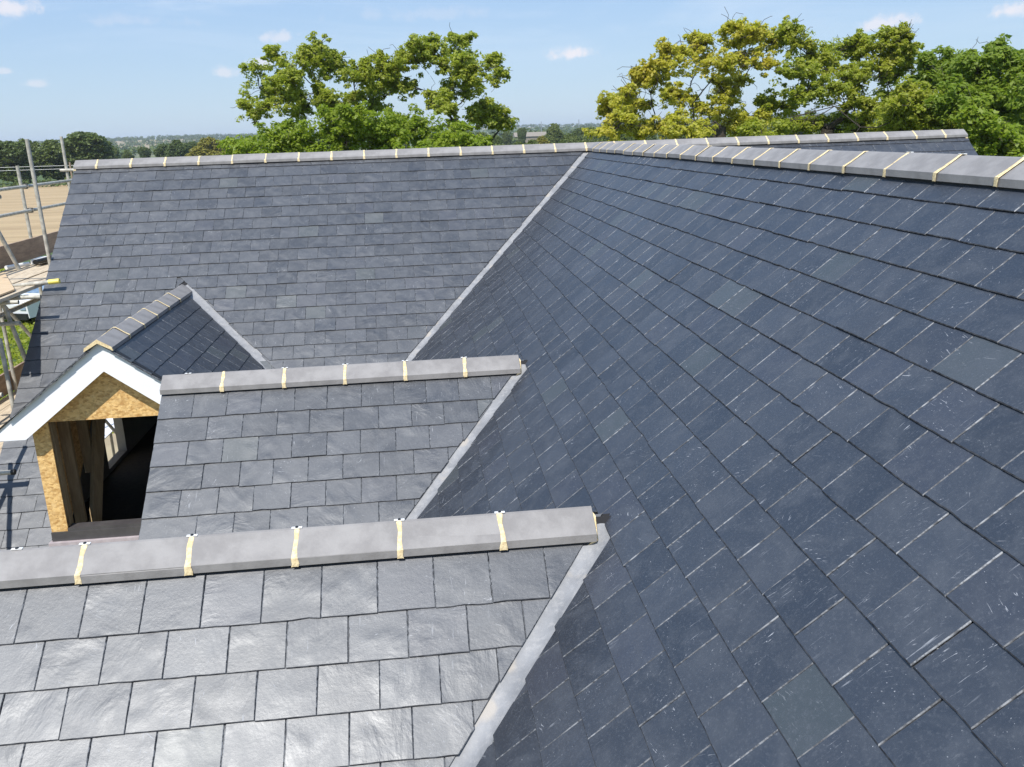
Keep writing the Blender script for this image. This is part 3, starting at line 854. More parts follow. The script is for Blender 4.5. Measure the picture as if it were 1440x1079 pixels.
# ------------------------------------------------------------------ ridge tiles, joints and clips
PROF = [(-.128, -.082), (-.128, -.047), (-.010, CR-.004), (0, CR), (.010, CR-.004), (.128, -.047), (.128, -.082)]
PIN = [(.114, -.082), (.114, -.056), (0, CR-.018), (-.114, -.056), (-.114, -.082)]
def ridge(P0, D, cross, joints, ends, parent, clips=(), white=False, slope_k=1.0):
    """P0 + D*t is the ridge line; joints: positions t of the joints; ends: (t0, t1)"""
    D = Vector(D); X = Vector(cross); P0 = Vector(P0)
    ts = [ends[0]] + [j for j in joints if ends[0]+.03 < j < ends[1]-.03] + [ends[1]]
    def pt(t, c, z): return P0 + D*t + X*c + Vector((0, 0, z))
    for a, b_ in zip(ts[:-1], ts[1:]):
        a2, b2 = a+(.0045 if a != ends[0] else 0), b_-(.0045 if b_ != ends[1] else 0)
        dz = rnd.gauss(0, .0022); dc = rnd.gauss(0, .0025)
        prof = PROF+PIN
        V = [pt(a2, c+dc, z+dz) for c, z in prof] + [pt(b2, c+dc, z+dz+rnd.gauss(0, .0006)) for c, z in prof]
        n = len(prof)
        F = [(i, (i+1) % n, n+(i+1) % n, n+i) for i in range(n)]
        # the end faces are strips between outer and inner profile
        pairs = [(0, 11), (1, 10), (3, 9), (5, 8), (6, 7)]
        for (o1, i1), (o2, i2) in zip(pairs[:-1], pairs[1:]):
            outer = list(range(o1, o2+1))
            F.append(tuple(outer + [i2, i1])); F.append(tuple([n+q for q in (outer + [i2, i1])][::-1]))
        mesh_obj('ridge_tile', V, F, M['ridge'], parent)
    # bedding mortar recessed beneath the tiles
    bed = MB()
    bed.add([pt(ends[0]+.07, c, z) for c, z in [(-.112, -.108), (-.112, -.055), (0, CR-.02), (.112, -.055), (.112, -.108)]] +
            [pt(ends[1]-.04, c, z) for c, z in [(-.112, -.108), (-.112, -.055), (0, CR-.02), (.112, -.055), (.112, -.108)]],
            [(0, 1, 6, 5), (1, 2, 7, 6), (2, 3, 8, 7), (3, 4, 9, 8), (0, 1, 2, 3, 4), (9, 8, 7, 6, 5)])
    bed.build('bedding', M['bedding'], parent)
    for j in ts[1:-1]:
        V, F = [], []
        rows = [(-.133, -.085), (-.1335, -.07), (-.133, -.0455), (-.09, -.0195), (-.05, .0075), (-.011, CR+.001), (.011, CR+.001), (.05, .0075), (.09, -.0195), (.133, -.0455), (.1335, -.07), (.133, -.085)]
        for c, z in rows:
            w = .0115+rnd.uniform(-.003, .0035)+(.003 if abs(c) > .12 else 0)
            sh = rnd.gauss(0, .0018)
            V += [pt(j+sh-w, c*.995, z-.001), pt(j+sh-w*.6, c*1.005, z+.0016), pt(j+sh+w*.6, c*1.005, z+.0016), pt(j+sh+w, c*.995, z-.001)]
        for i in range(len(rows)-1):
            for q in range(3):
                a = i*4+q; F.append((a, a+1, a+5, a+4))
        mesh_obj('mortar_joint', V, F, M['mortar'], parent, smooth=False)
    for j in clips:
        b = MB(); b.box(-.023, .023, -.008, .008, 0, .003)
        vs = [pt(j+v.x, v.y, CR+.0035+v.z) for v in b.v]
        cl = mesh_obj('ridge_clip', vs, b.f, M['clip'], parent)
        b = MB(); b.tube(pt(j, 0, CR+.006), pt(j, 0, CR+.011), .008, .006, 8); b.build('screw', M['rubber'], parent)
RX, RY = (0, 1, 0), (1, 0, 0)
bj = [-2.512+.4503*i for i in range(-4, 12)]
ridge((0, YB, ZB), (1, 0, 0), (0, 1, 0), bj, (XB0, 2.62), rear_roof)
br = [3.776+.4550*i-.455*2 for i in range(0, 12)]
ridge((0, YB, ZB+.002), (1, 0, 0), (0, 1, 0), [j for j in br if j < 8.0], (2.622, XBR-.01), rear_roof)
mj = [3.537+.4578*i for i in range(-11, 20)]
ridge((XM, 0, ZB), (0, 1, 0), (-1, 0, 0), mj, (-2.0, YB-.12), main_roof, clips=[mj[i] for i in range(9, 14)])
g1 = [.28-.45*i for i in range(0, 6)]
ridge((0, Y1, Z1), (1, 0, 0), (0, 1, 0), g1, (XGV, .70), near_roof, clips=[j for j in g1]+[-1.80])
g2 = [.277-.452*i for i in range(0, 5)]
ridge((0, Y2, Z2), (1, 0, 0), (0, 1, 0), g2, (XGV, .70), mid_roof, clips=[j for j in g2][:4]+[-1.79])
dj = [8.015+.472*i for i in range(1, 6)]
ridge((XD, 0, ZD), (0, 1, 0), (-1, 0, 0), dj, (YD0-.06, YDB+.02), dormer)
# mortar fillets closing ridge ends against the main slope, and at the verge ends
for (yy, zz, rf) in ((Y1, Z1, near_roof), (Y2, Z2, mid_roof)):
    b = MB()
    P = [Vector((.67, yy-.118, zz-.094)), Vector((.708, yy-.112, zz-.084)), Vector((.716, yy-.02, zz-.006)), Vector((.699, yy, zz+.016)), Vector((.699, yy-.120, zz-.054))]
    b.add(P+[p+Vector((-.02, .02, -.03)) for p in P], [(0, 1, 2, 3, 4), (0, 5, 6, 1), (1, 6, 7, 2), (4, 3, 8, 9), (0, 4, 9, 5)])
    b.build('end_mortar', M['mortar'], rf)
for x, sg in ((XB0, 1), (XBR-.01, -1)):
    b = MB(); b.box(x-.004 if sg > 0 else x-.03, x+.03 if sg > 0 else x+.004, YB-.126, YB-.08, ZB-.115, ZB-.084); b.build('end_mortar', M['mortar'], rear_roof)
b = MB()
b.prism([(XD-.13, YD0-.064, ZD-.085), (XD-.12, YD0-.064, ZD-.050), (XD, YD0-.064, ZD+.026), (XD+.12, YD0-.064, ZD-.050), (XD+.13, YD0-.064, ZD-.085), (XD, YD0-.064, ZD-.012)], (0, .02, 0))
b.build('end_mortar', M['mortar'], dormer)

# ------------------------------------------------------------------ scaffold
scaf = thing('scaffold', 'tube scaffold with timber decks round the left gable end', 'scaffold', (-5.3, 12.5, GZ))
R_T = 0.0245
def stube(name, a, b, mat='tube', r=R_T):
    m_ = MB(); m_.tube(a, b, r, r, 14, True, 0.004); return m_.build(name, M[mat], scaf, smooth=False)
def coupler(p, parent=scaf):
    m_ = MB(); p = Vector(p)
    m_.tube(p-Vector((0, .038, 0)), p+Vector((0, .038, 0)), .036, .036, 10)
    m_.tube(p-Vector((0, 0, .036)), p+Vector((0, 0, .036)), .037, .037, 10)
    m_.box(p.x+.02, p.x+.055, p.y-.012, p.y+.012, p.z-.012, p.z+.012)
    m_.build('coupler', M['coupler'], parent)
for a, b_ in (((-4.86, 12.10, GZ), (-4.85, 11.95, .12)), ((-5.83, 13.92, GZ), (-5.80, 13.80, -.23)), ((-5.86, 15.72, GZ), (-5.80, 15.64, .18)),
              ((-4.82, 10.20, GZ), (-4.80, 10.15, -2.05)), ((-5.80, 12.45, GZ), (-5.78, 12.40, -1.95)), ((-5.82, 9.9, GZ), (-5.80, 9.85, -.2)),
              ((-4.88, 16.2, GZ), (-4.86, 16.1, -.9))):
    stube('standard', a, b_)
stube('ledger', (-5.76, 9.3, -.53), (-5.74, 16.9, -.53)); stube('ledger', (-5.76, 9.3, -.88), (-5.74, 16.9, -.88))
stube('ledger', (-5.72, 9.3, -2.14), (-5.72, 16.9, -2.14)); stube('ledger', (-4.93, 9.6, -1.86), (-4.93, 16.5, -1.86))
for yy in (13.62, 13.9): pass
for p in ((-5.76, 13.84, -.53), (-5.76, 13.87, -.88), (-4.90, 12.08, -1.80), (-5.76, 15.67, -.53)): coupler(p)
stube('brace', (-5.12, 10.75, -.15), (-4.93, 11.25, -1.42)); stube('brace', (-4.80, 10.36, -1.62), (-4.78, 10.66, -2.5))
stube('brace', (-5.70, 12.2, -1.9), (-4.9, 13.4, -4.3))
# transoms whose ends poke towards the roof
stube('transom', (-5.95, 10.98, -1.655), (-4.50, 10.98, -1.555)); 
m_ = MB(); m_.tube((-4.50, 10.98, -1.555), (-4.375, 10.98, -1.547), .031, .031, 12); m_.build('end_cap', M['yellow'], scaf)
stube('transom', (-5.02, 10.80, -1.70), (-4.70, 10.83, -1.70), 'tube_green', .03)
stube('transom', (-6.3, 8.86, -3.215), (-4.335, 8.86, -3.195))
m_ = MB(); m_.tube((-4.335, 8.86, -3.195), (-4.30, 8.86, -3.194), .029, .029, 12); m_.build('end_cap', M['rubber'], scaf)
stube('transom', (-5.6, 10.9, -.525), (-4.83, 10.9, -.525))
stube('transom', (-5.9, 15.62, -.36), (-5.45, 15.62, -.36)); 
stube('transom', (-5.9, 10.50, -1.655), (-4.43, 10.52, -1.655)); stube('transom', (-5.9, 10.22, -1.66), (-4.56, 10.24, -1.66))
stube('transom', (-6.2, 8.43, -2.60), (-4.50, 8.43, -2.57)); stube('brace', (-4.80, 7.75, -3.5), (-4.64, 8.75, -2.2)); stube('ledger', (-4.70, 7.2, -2.50), (-4.70, 8.7, -2.50))
stube('transom', (-5.9, 12.20, -1.66), (-4.72, 12.20, -1.66)); stube('transom', (-5.9, 14.4, -1.66), (-4.72, 14.4, -1.66))
stube('transom', (-5.9, 10.40, -1.95), (-4.66, 10.40, -1.93)); stube('transom', (-5.9, 9.75, -2.62), (-4.70, 9.75, -2.60))
stube('transom', (-6.1, 8.35, -3.35), (-4.75, 8.35, -3.35)); stube('transom', (-6.1, 11.9, -3.35), (-4.75, 11.9, -3.35))
# upper deck: boards along the gable end, toe board
for i, x in enumerate((-5.60, -5.365, -5.13, -4.895, -4.712)):
    m_ = MB(); y0 = (9.55, 9.50, 9.52, 9.48, 9.47)[i]; zz = -1.605+rnd.uniform(-.006, .006); wd = .222 if i < 4 else .10
    m_.add([(x-wd/2, y0, zz-.019), (x+wd/2, y0+.01, zz-.019), (x+wd/2, 16.4, zz-.019), (x-wd/2, 16.4, zz-.019), (x-wd/2, y0, zz+.019), (x+wd/2, y0+.01, zz+.019), (x+wd/2, 16.4, zz+.019), (x-wd/2, 16.4, zz+.019)],
           [(3, 2, 1, 0), (4, 5, 6, 7), (0, 1, 5, 4), (1, 2, 6, 5), (2, 3, 7, 6), (3, 0, 4, 7)])
    m_.build('plank', M['plank'], scaf)
m_ = MB(); m_.box(-5.745, -5.71, 9.4, 16.6, -1.56, -1.27); m_.build('toe_board', M['toe'], scaf)
# lower deck beside the eaves
for i, x in enumerate((-5.72, -5.49, -5.26, -5.03, -4.80)):
    m_ = MB(); m_.box(x-.11, x+.11, 7.4+rnd.uniform(0, .3), 12.9+rnd.uniform(0, .3), -3.32, -3.28); m_.build('plank', M['plank'], scaf)
m_ = MB(); m_.box(-5.86, -5.825, 7.4, 13.1, -3.26, -2.97); m_.build('toe_board', M['toe'], scaf)
# lowest lift, running out in front of the gable
for i in range(6):
    x = -7.0+i*.23
    m_ = MB(); m_.box(x-.11, x+.11, 9.0, 16.0, -4.62, -4.58); m_.build('plank', M['plank'], scaf)
# loose things lying on the scaffold
def lone(name, label, cat, m_, mat, group=None, parent=None):
    o = m_.build(name, mat if not isinstance(mat, str) else M[mat], None); o['label'] = label; o['category'] = cat
    if group: o['group'] = group
    return o
m_ = MB(); m_.prism([(-5.52, 12.15, -1.575), (-5.70, 11.9, -1.575), (-5.70, 9.55, -1.575), (-4.72, 9.52, -1.575), (-4.72, 10.56, -1.575)], (0, 0, .018))
lone('plywood_sheet', 'pale brown plywood sheet lying across the upper scaffold deck', 'plywood sheet', m_, 'ply')
m_ = MB(); m_.tube((-5.36, 12.75, -1.52), (-5.20, 13.75, -1.52), .035, .035, 8)
lone('rolled_strap', 'dark rolled strap lying on the upper scaffold boards by the toe board', 'strap', m_, 'rubber')
m_ = MB(); m_.box(-5.48, -5.34, 12.9, 13.25, -1.565, -1.50)
lone('offcut', 'white plastic offcut lying on the upper scaffold boards', 'offcut', m_, 'clip')
m_ = MB(); m_.tube((-5.60, 12.4, -1.535), (-5.45, 12.75, -1.535), .028, .028, 10)
lone('tube_offcut', 'short pale tube lying beside the toe board on the scaffold', 'tube', m_, 'clip')

m_ = MB(); m_.box(-7.0, -5.3, 10.2, 15.4, -4.575, -4.56)  # added sunlit board, so the view through the gable opening shows white
lone('added_white_sheet', 'white board added on the lowest scaffold deck as the bright patch in the dormer opening', 'bright patch board', m_, 'upvc')
# ------------------------------------------------------------------ white van on the ground beyond the scaffold
van = thing('parked_van', 'white van with blue-grey windscreen parked on the grass beyond the scaffold', 'van', (-18.6, 41.2, GZ))
vm = Matrix.Rotation(radians(-22), 4, 'Z')
def vp(x, y, z): return Vector((-18.6, 41.2, GZ)) + vm @ Vector((x, y, z))
M['van_paint'] = simple('white_van_paint', (0.72, 0.73, 0.74), rough=0.25, spec=0.6)
M['glass'] = simple('vehicle_glass', (0.10, 0.16, 0.24), (0.30, 0.38, 0.48), 2.5, 0.08, spec=0.9)
M['stripe'] = simple('red_stripe', (0.55, 0.05, 0.04), rough=0.4)
sec = [(-.2, .35), (-.25, .95), (.15, 1.12), (.95, 1.25), (1.65, 2.05), (2.1, 2.3), (5.4, 2.32), (5.6, 2.1), (5.62, .35)]   # side profile: nose at y=0
V, F = [], []
for x, inset in ((-1.0, 0), (-.92, 1), (.92, 1), (1.0, 0)):
    for (y, z) in sec: V.append(vp(x*(.93 if z > 1.3 else 1.0), y, z+(.03 if inset and z > 1 else 0)))
n = len(sec)
for i in range(3):
    for j in range(n): F.append((i*n+j, i*n+(j+1) % n, (i+1)*n+(j+1) % n, (i+1)*n+j))
F += [tuple(range(n)), tuple(range(4*n-1, 3*n-1, -1))]
mesh_obj('body', V, F, M['van_paint'], van)
mesh_obj('windscreen', [vp(-.86, .93, 1.30), vp(.86, .93, 1.30), vp(.80, 1.62, 2.09), vp(-.80, 1.62, 2.09)], [(0, 1, 2, 3)], M['glass'], van)
for sx in (-1, 1):
    mesh_obj('side_window', [vp(sx*.985, 1.35, 1.32), vp(sx*.985, 2.35, 1.32), vp(sx*.945, 2.35, 1.95), vp(sx*.945, 1.75, 1.95)], [(0, 1, 2, 3)], M['glass'], van)
    for yy in (.75, 4.6):
        m_ = MB(); m_.tube(vp(sx*.80, yy, .34), vp(sx*1.01, yy, .34), .34, .34, 18); m_.build('tyre', M['rubber'], van)
    m_ = MB(); m_.box(-.16, .16, -.02, .02, -.09, .09)
    mesh_obj('headlight', [vp(sx*.74+v.x, -.25+v.y, .82+v.z) for v in m_.v], m_.f, M['glass'], van)
    m_ = MB(); m_.box(-.1, .1, -.05, .05, -.12, .12)
    mesh_obj('wing_mirror', [vp(sx*1.12+v.x, 1.35+v.y, 1.42+v.z) for v in m_.v], m_.f, M['rubber'], van)
m_ = MB(); m_.box(-.95, .95, -.07, .03, -.14, .14)
mesh_obj('bumper', [vp(v.x, -.25+v.y, .42+v.z) for v in m_.v], m_.f, M['rubber'], van)
for i in range(3):
    mesh_obj('stripe', [vp(-.62+.22*i, .25+.02, 1.145), vp(-.52+.22*i, .25, 1.145), vp(-.30+.22*i, .85, 1.245), vp(-.40+.22*i, .85, 1.245)], [(0, 1, 2, 3)], M['stripe'], van)

# ------------------------------------------------------------------ trees
rng = np.random.default_rng(11)
def leaf_quads(cent, rad, n, size, up=.45):
    """n leaves about each clump centre; returns vertices and quads"""
    k = len(cent)
    idx = np.repeat(np.arange(k), n)
    m_ = len(idx)
    d = rng.normal(size=(m_, 3)); d /= np.linalg.norm(d, axis=1)[:, None]
    rr = rng.uniform(0.15, 1.0, m_)**0.5
    p = cent[idx] + d*(rad[idx]*rr)[:, None]*np.array([1, 1, .66])
    nr = d*.5 + rng.normal(size=(m_, 3))*.55 + np.array([0, 0, up*1.7])
    nr /= np.linalg.norm(nr, axis=1)[:, None]
    a = np.cross(nr, rng.normal(size=(m_, 3))); a /= np.linalg.norm(a, axis=1)[:, None]
    b_ = np.cross(nr, a)
    s = size*rng.uniform(.6, 1.35, m_)[:, None]
    V = np.stack([p-a*s*.5, p-b_*s*.30+nr*s*.08, p+a*s*.5, p+b_*s*.30+nr*s*.08], 1).reshape(-1, 3)
    F = np.arange(m_*4).reshape(-1, 4)
    return V, F
def path_tube(V, F, pts, radii, n=6):
    base = len(V)
    pts = [np.array(p, float) for p in pts]
    for i, p in enumerate(pts):
        t = pts[min(i+1, len(pts)-1)]-pts[max(i-1, 0)]; t /= np.linalg.norm(t)+1e-9
        x = np.cross(t, [0.3, 0.9, 0.1]); x /= np.linalg.norm(x)+1e-9; y = np.cross(t, x)
        for j in range(n):
            a = 2*pi*j/n; V.append(p+(x*cos(a)+y*sin(a))*radii[i])
    for i in range(len(pts)-1):
        for j in range(n):
            F.append((base+i*n+j, base+i*n+(j+1) % n, base+(i+1)*n+(j+1) % n, base+(i+1)*n+j))
def wiggle(a, b_, k, amt, r):
    a, b_ = np.array(a, float), np.array(b_, float); L = np.linalg.norm(b_-a)
    out = [a]
    off = np.zeros(3)
    for i in range(1, k):
        off = off*.6 + r.normal(size=3)*amt*L
        t = i/k
        out.append(a+(b_-a)*t + off*(1-abs(2*t-1)*.5) + np.array([0, 0, .04*L*math.sin(pi*t)]))
    out.append(b_); return out
def tree(name, label, cat, base, fork_h, trunk_r, lobes, mat, leafsize, density, clump=.40, per=46, twigs=4, group=None, fork=None, leafy=.35):
    """lobes: (x, y, z, rx, ry, rz) in world metres"""
    r = np.random.default_rng(abs(hash(name+str(len(lobes)))) % 1000 if False else len(lobes)*7+int(abs(base[0])*10))
    t = thing(name, label, cat, (base[0], base[1], GZ), group)
    L = np.array(lobes, float)
    V, F = [], []
    top = np.array(fork if fork is not None else (base[0], base[1], GZ+fork_h), float)
    tp = wiggle((base[0], base[1], GZ-.2), top, 6, .02, r)
    path_tube(V, F, tp, list(np.linspace(trunk_r*1.25, trunk_r*.8, len(tp))), 9)
    nodes = [(top, trunk_r*.8)]; tips = []
    order = np.argsort(np.linalg.norm(L[:, :3]-top, axis=1))
    for i in order:
        c = L[i, :3]
        best = min(nodes, key=lambda q: np.linalg.norm(q[0]-c) + (0 if q[0][2] < c[2]+.6 else 1.5))
        st, rr = best
        r1 = max(.035, min(rr*.72, trunk_r*.42*(np.mean(L[i, 3:])/1.3)))
        pth = wiggle(st, c, 5, .09, r)
        path_tube(V, F, pth, list(np.linspace(min(rr*.8, r1*1.5), r1*.55, len(pth))), 7)
        for q in range(3):
            s4 = pth[int(r.integers(2, 5))]; dd = r.normal(size=3)*np.array([1, 1, .55])
            e4 = s4+dd/np.linalg.norm(dd)*r.uniform(.4, .95); w4 = wiggle(s4, e4, 4, .12, r)
            path_tube(V, F, w4, list(np.linspace(r1*.3, .008, len(w4))), 4)
            if r.random() < leafy: tips += [w4[-1], w4[3]]
        nodes += [(pth[2], r1), (pth[3], r1*.9), (pth[-1], r1*.8)]
        for q in range(twigs):
            d = r.normal(size=3); d[2] = abs(d[2])*.5+d[2]*.4; d /= np.linalg.norm(d)
            e = c + d*L[i, 3:]*r.uniform(.6, 1.0)
            st2 = pth[int(r.integers(3, len(pth)))]
            w2 = wiggle(st2, e, 4, .12, r)
            path_tube(V, F, w2, list(np.linspace(r1*.42, .010, len(w2))), 5)
            tips.append(w2[-1]); tips.append(w2[2])
            if q % 2 == 0:
                for _ in range(2):
                    s3 = w2[int(r.integers(1, 4))]; e3 = s3+(e-c)*r.uniform(.3, .7)+r.normal(size=3)*.25
                    w3 = wiggle(s3, e3, 3, .12, r); path_tube(V, F, w3, list(np.linspace(r1*.2+.004, .007, len(w3))), 4); tips.append(w3[-1])
    big_mesh('trunk', V, F, M['bark'], t, base if len(base) == 3 else (base[0], base[1], GZ), smooth=True)
    cs, rs = [], []
    for l in L:
        cnt = int(density*1.55*(l[3]*l[4]+l[4]*l[5]+l[3]*l[5])*4.0)+4
        d = r.normal(size=(cnt, 3)); d /= np.linalg.norm(d, axis=1)[:, None]
        rad_ = r.uniform(.35, 1.0, cnt)**.6
        p = l[:3] + d*l[3:]*rad_[:, None] + r.normal(size=(cnt, 3))*.10
        cs.append(p); rs.append(clump*r.uniform(.45, 1.2, cnt))
    tips = np.array(tips); tips = tips[np.min(np.linalg.norm((tips[:, None, :]-L[None, :, :3])/(L[None, :, 3:]+.25), axis=2), axis=1) < 1.0]; cs.append(tips+r.normal(size=tips.shape)*.06); rs.append(clump*r.uniform(.45, .85, len(tips)))
    cs = np.concatenate(cs); rs = np.concatenate(rs)
    Vl, Fl = leaf_quads(cs, rs, per, leafsize)
    big_mesh('crown', Vl, Fl, mat, t, (base[0], base[1], GZ))
    return t

def lobes_px(lst, zoom, org, Y, thick=1.0, seed=3):
    rr = np.random.default_rng(seed)
    out = []
    for (x, y, rx, ry) in lst:
        px, py = org[0]+x/zoom, org[1]+y/zoom
        yy = Y+rr.uniform(-1, 1)*2.2*thick
        c = sight(px, py, yy); k = yy/FPX/zoom*1.03
        out.append((c.x, c.y, c.z-.30, rx*k*1.03, (rx+ry)*.5*k*1.15, ry*k*1.08))
        for _ in range(2):
            a = rr.uniform(0, 2*pi)
            out.append((c.x+cos(a)*rx*k*.85, c.y+rr.uniform(-1, 1)*rx*k*.6, c.z+sin(a)*ry*k*.75, rx*k*.42, rx*k*.42, ry*k*.45))
    return out
o4, z4 = (320, 30), 3.4286
LO = [(150, 290, 88, 70), (300, 175, 85, 60), (420, 165, 100, 52), (520, 190, 66, 52), (225, 370, 100, 55), (340, 405, 55, 38), (130, 420, 46, 30), (625, 240, 62, 46), (450, 345, 50, 34), (540, 375, 55, 36), (265, 260, 75, 50)]
t_ = sight(500, 170, 40)
tree('oak_tree', 'left one of two spreading green oaks rising above the bushy crown behind the ridge', 'tree', (t_.x+.6, 40.2, GZ), 6.6, .34,
     lobes_px(LO, z4, o4, 40, seed=5), M['leaf_oak'], .15, 1.05, .27, 34, fork=tuple(sight(466, 162, 40)), group=None)
RO = [(700, 215, 70, 48), (790, 195, 85, 55), (900, 150, 82, 42), (1000, 130, 66, 40), (1110, 125, 84, 46), (1195, 220, 90, 60), (1290, 225, 52, 50), (1100, 225, 72, 48), (730, 295, 80, 42), (700, 375, 76, 50), (850, 285, 72, 38), (1140, 312, 72, 32), (1010, 370, 46, 26), (1060, 395, 40, 36)]
tree('oak_tree', 'right one of two spreading green oaks rising above the bushy crown behind the ridge', 'tree', (sight(625, 170, 40.5).x, 40.8, GZ), 6.6, .34,
     lobes_px(RO, z4, o4, 40.5, seed=8), M['leaf_oak'], .15, 1.05, .27, 34, fork=tuple(sight(636, 168, 40.5)))
tree('young_oak', 'small low oak branch spray right of the green oaks, over the distant hedges', 'tree', (sight(700, 190, 41).x, 41.2, GZ), 5.2, .13,
     lobes_px([(1240, 430, 62, 30), (1330, 465, 46, 26), (1290, 410, 40, 22), (1200, 440, 24, 16)], z4, o4, 41, .3), M['leaf_oak'], .18, 1.7, .36, 44, fork=tuple(sight(688, 205, 41)))
LM = [(120, 590, 110, 50), (230, 545, 90, 62), (340, 520, 86, 66), (450, 525, 92, 76), (560, 520, 92, 72), (680, 520, 100, 72), (800, 500, 92, 80), (900, 490, 86, 80), (1010, 520, 86, 84), (1110, 560, 80, 56), (1180, 590, 60, 36),
      (200, 680, 140, 90), (400, 680, 160, 100), (640, 690, 170, 110), (880, 680, 160, 110), (1080, 680, 120, 80), (620, 430, 60, 34)]
tree('broad_bushy_tree', 'broad bright green bushy tree crown at the foot of the two spreading oaks', 'tree', (sight(500, 200, 37).x, 37.2, GZ), 3.4, .26,
     lobes_px(LM, z4, o4, 37.5, .8, seed=4), M['leaf_lime'], .155, 1.7, .33, 42, twigs=3)
o5, z5 = (820, 10), 2.3226
YO = [(290, 160, 52, 32), (370, 140, 52, 38), (240, 205, 40, 26), (500, 85, 40, 30), (555, 62, 40, 26), (625, 95, 44, 34), (440, 165, 50, 40), (560, 165, 60, 40), (330, 275, 50, 34), (190, 215, 26, 16), (170, 300, 40, 26), (110, 325, 50, 36), (90, 385, 54, 34), (430, 330, 60, 40), (220, 385, 70, 36), (520, 350, 70, 44), (340, 385, 80, 34), (130, 280, 26, 16), (480, 250, 50, 34)]
tree('yellow_oak', 'tall open oak with yellow spring leaves and bare twigs behind the rear ridge', 'tree', (sight(1010, 190, 36).x, 36.3, GZ), 6.2, .34,
     lobes_px(YO, z5, o5, 36, seed=2), M['leaf_yellow'], .14, 1.0, .26, 30, twigs=8, fork=tuple(sight(1012, 178, 36)), leafy=.6)
MO = [(700, 105, 52, 34), (770, 150, 60, 40), (690, 190, 60, 42), (850, 120, 62, 34), (940, 112, 56, 30), (1010, 105, 54, 26), (1050, 128, 32, 22), (960, 170, 56, 32), (850, 200, 70, 42), (1010, 200, 44, 22), (760, 260, 70, 42), (880, 290, 70, 50), (650, 300, 60, 42), (980, 325, 70, 44), (750, 372, 80, 42), (900, 385, 90, 36)]
tree('green_oak', 'tall yellow-green oak in the middle of the right-hand tree group, above the right wing ridge', 'tree', (sight(1160, 190, 36.5).x, 36.8, GZ), 6.2, .34,
     lobes_px(MO, z5, o5, 36.5, seed=6), M['leaf_mid'], .14, 1.15, .27, 34, twigs=8, fork=tuple(sight(1165, 180, 36.5)), leafy=.6)
tree('low_golden_tree', 'lower golden-green tree filling the gap above the end of the right wing ridge', 'tree', (sight(1270, 190, 33).x, 33.3, GZ), 4.6, .22,
     lobes_px([(1060, 300, 62, 44), (1150, 300, 74, 44), (1100, 360, 92, 44), (1010, 380, 60, 36), (1190, 355, 50, 36), (600, 400, 60, 26), (1100, 430, 90, 40)], z5, o5, 33.5, .5), M['leaf_mid'], .16, 1.7, .38, 46)
DM = [(1130, 205, 46, 36), (1200, 175, 66, 46), (1290, 180, 66, 46), (1380, 172, 70, 42), (1470, 185, 70, 50), (1250, 250, 86, 54), (1370, 255, 86, 56), (1480, 270, 80, 60), (1320, 330, 90, 56), (1440, 350, 90, 60), (1210, 300, 56, 44), (1300, 410, 80, 50), (1420, 430, 90, 50)]
tree('dense_green_tree', 'dense dark green tree at the right edge of the picture', 'tree', (sight(1400, 190, 32).x, 33.2, GZ), 4.2, .36,
     lobes_px(DM, z5, o5, 33, seed=9), M['leaf_dark'], .18, 1.9, .38, 46)
tree('leafy_bush', 'bright green leafy bush showing beside the right wing verge', 'bush', (sight(1400, 215, 27).x, 28.0, GZ), 3.6, .12,
     lobes_px([(1290, 345, 40, 26), (1345, 395, 52, 30), (1290, 440, 46, 30), (1390, 455, 60, 30), (1440, 470, 50, 26), (1340, 480, 60, 36)], z5, o5, 28, .3), M['leaf_lime'], .17, 1.9, .36, 46)

# prototype far trees, copied one by one
def far_proto(name, mat, seed, w, h, per=16, cnt=150, lsz=.55):
    r = np.random.default_rng(seed)
    ls = []
    for i in range(9):
        a = r.uniform(0, 2*pi); q = r.uniform(.1, .62)
        ls.append((cos(a)*q*w, sin(a)*q*w, h*r.uniform(.38, .80), w*r.uniform(.34, .5), w*r.uniform(.34, .5), h*r.uniform(.14, .22)))
    ls.append((0, 0, h*.80, w*.45, w*.45, h*.20)); ls.append((0, 0, h*.5, w*.75, w*.75, h*.28)); ls.append((0, 0, h*.25, w*.62, w*.62, h*.16))
    cs = []
    for l in ls:
        d = r.normal(size=(cnt, 3)); d /= np.linalg.norm(d, axis=1)[:, None]
        cs.append(np.array(l[:3]) + d*np.array(l[3:])*r.uniform(.7, 1.0, cnt)[:, None])
    cs = np.concatenate(cs)
    V, F = leaf_quads(cs, np.full(len(cs), w*.11), per, lsz, .35)
    me = bpy.data.meshes.new('crown'); me.from_pydata(V.tolist(), [], F.tolist()); me.materials.append(mat); me.update()
    TV, TF = [], []
    path_tube(TV, TF, [(0, 0, -.5), (0.1, 0, h*.25), (0, .1, h*.6)], [w*.07, w*.05, w*.025], 7)
    tm = bpy.data.meshes.new('trunk'); tm.from_pydata([tuple(v) for v in TV], [], TF); tm.materials.append(M['bark']); tm.update()
    return me, tm
protos = {'far': [far_proto('a', M['leaf_far'], 1, 4.4, 10), far_proto('b', M['leaf_far'], 2, 5.2, 10)],
          'dark': [far_proto('c', M['leaf_far_dark'], 3, 5.0, 10), far_proto('d', M['leaf_far_dark'], 4, 4.6, 10)],
          'gold': [far_proto('e', M['leaf_far_gold'], 5, 5.4, 10)]}
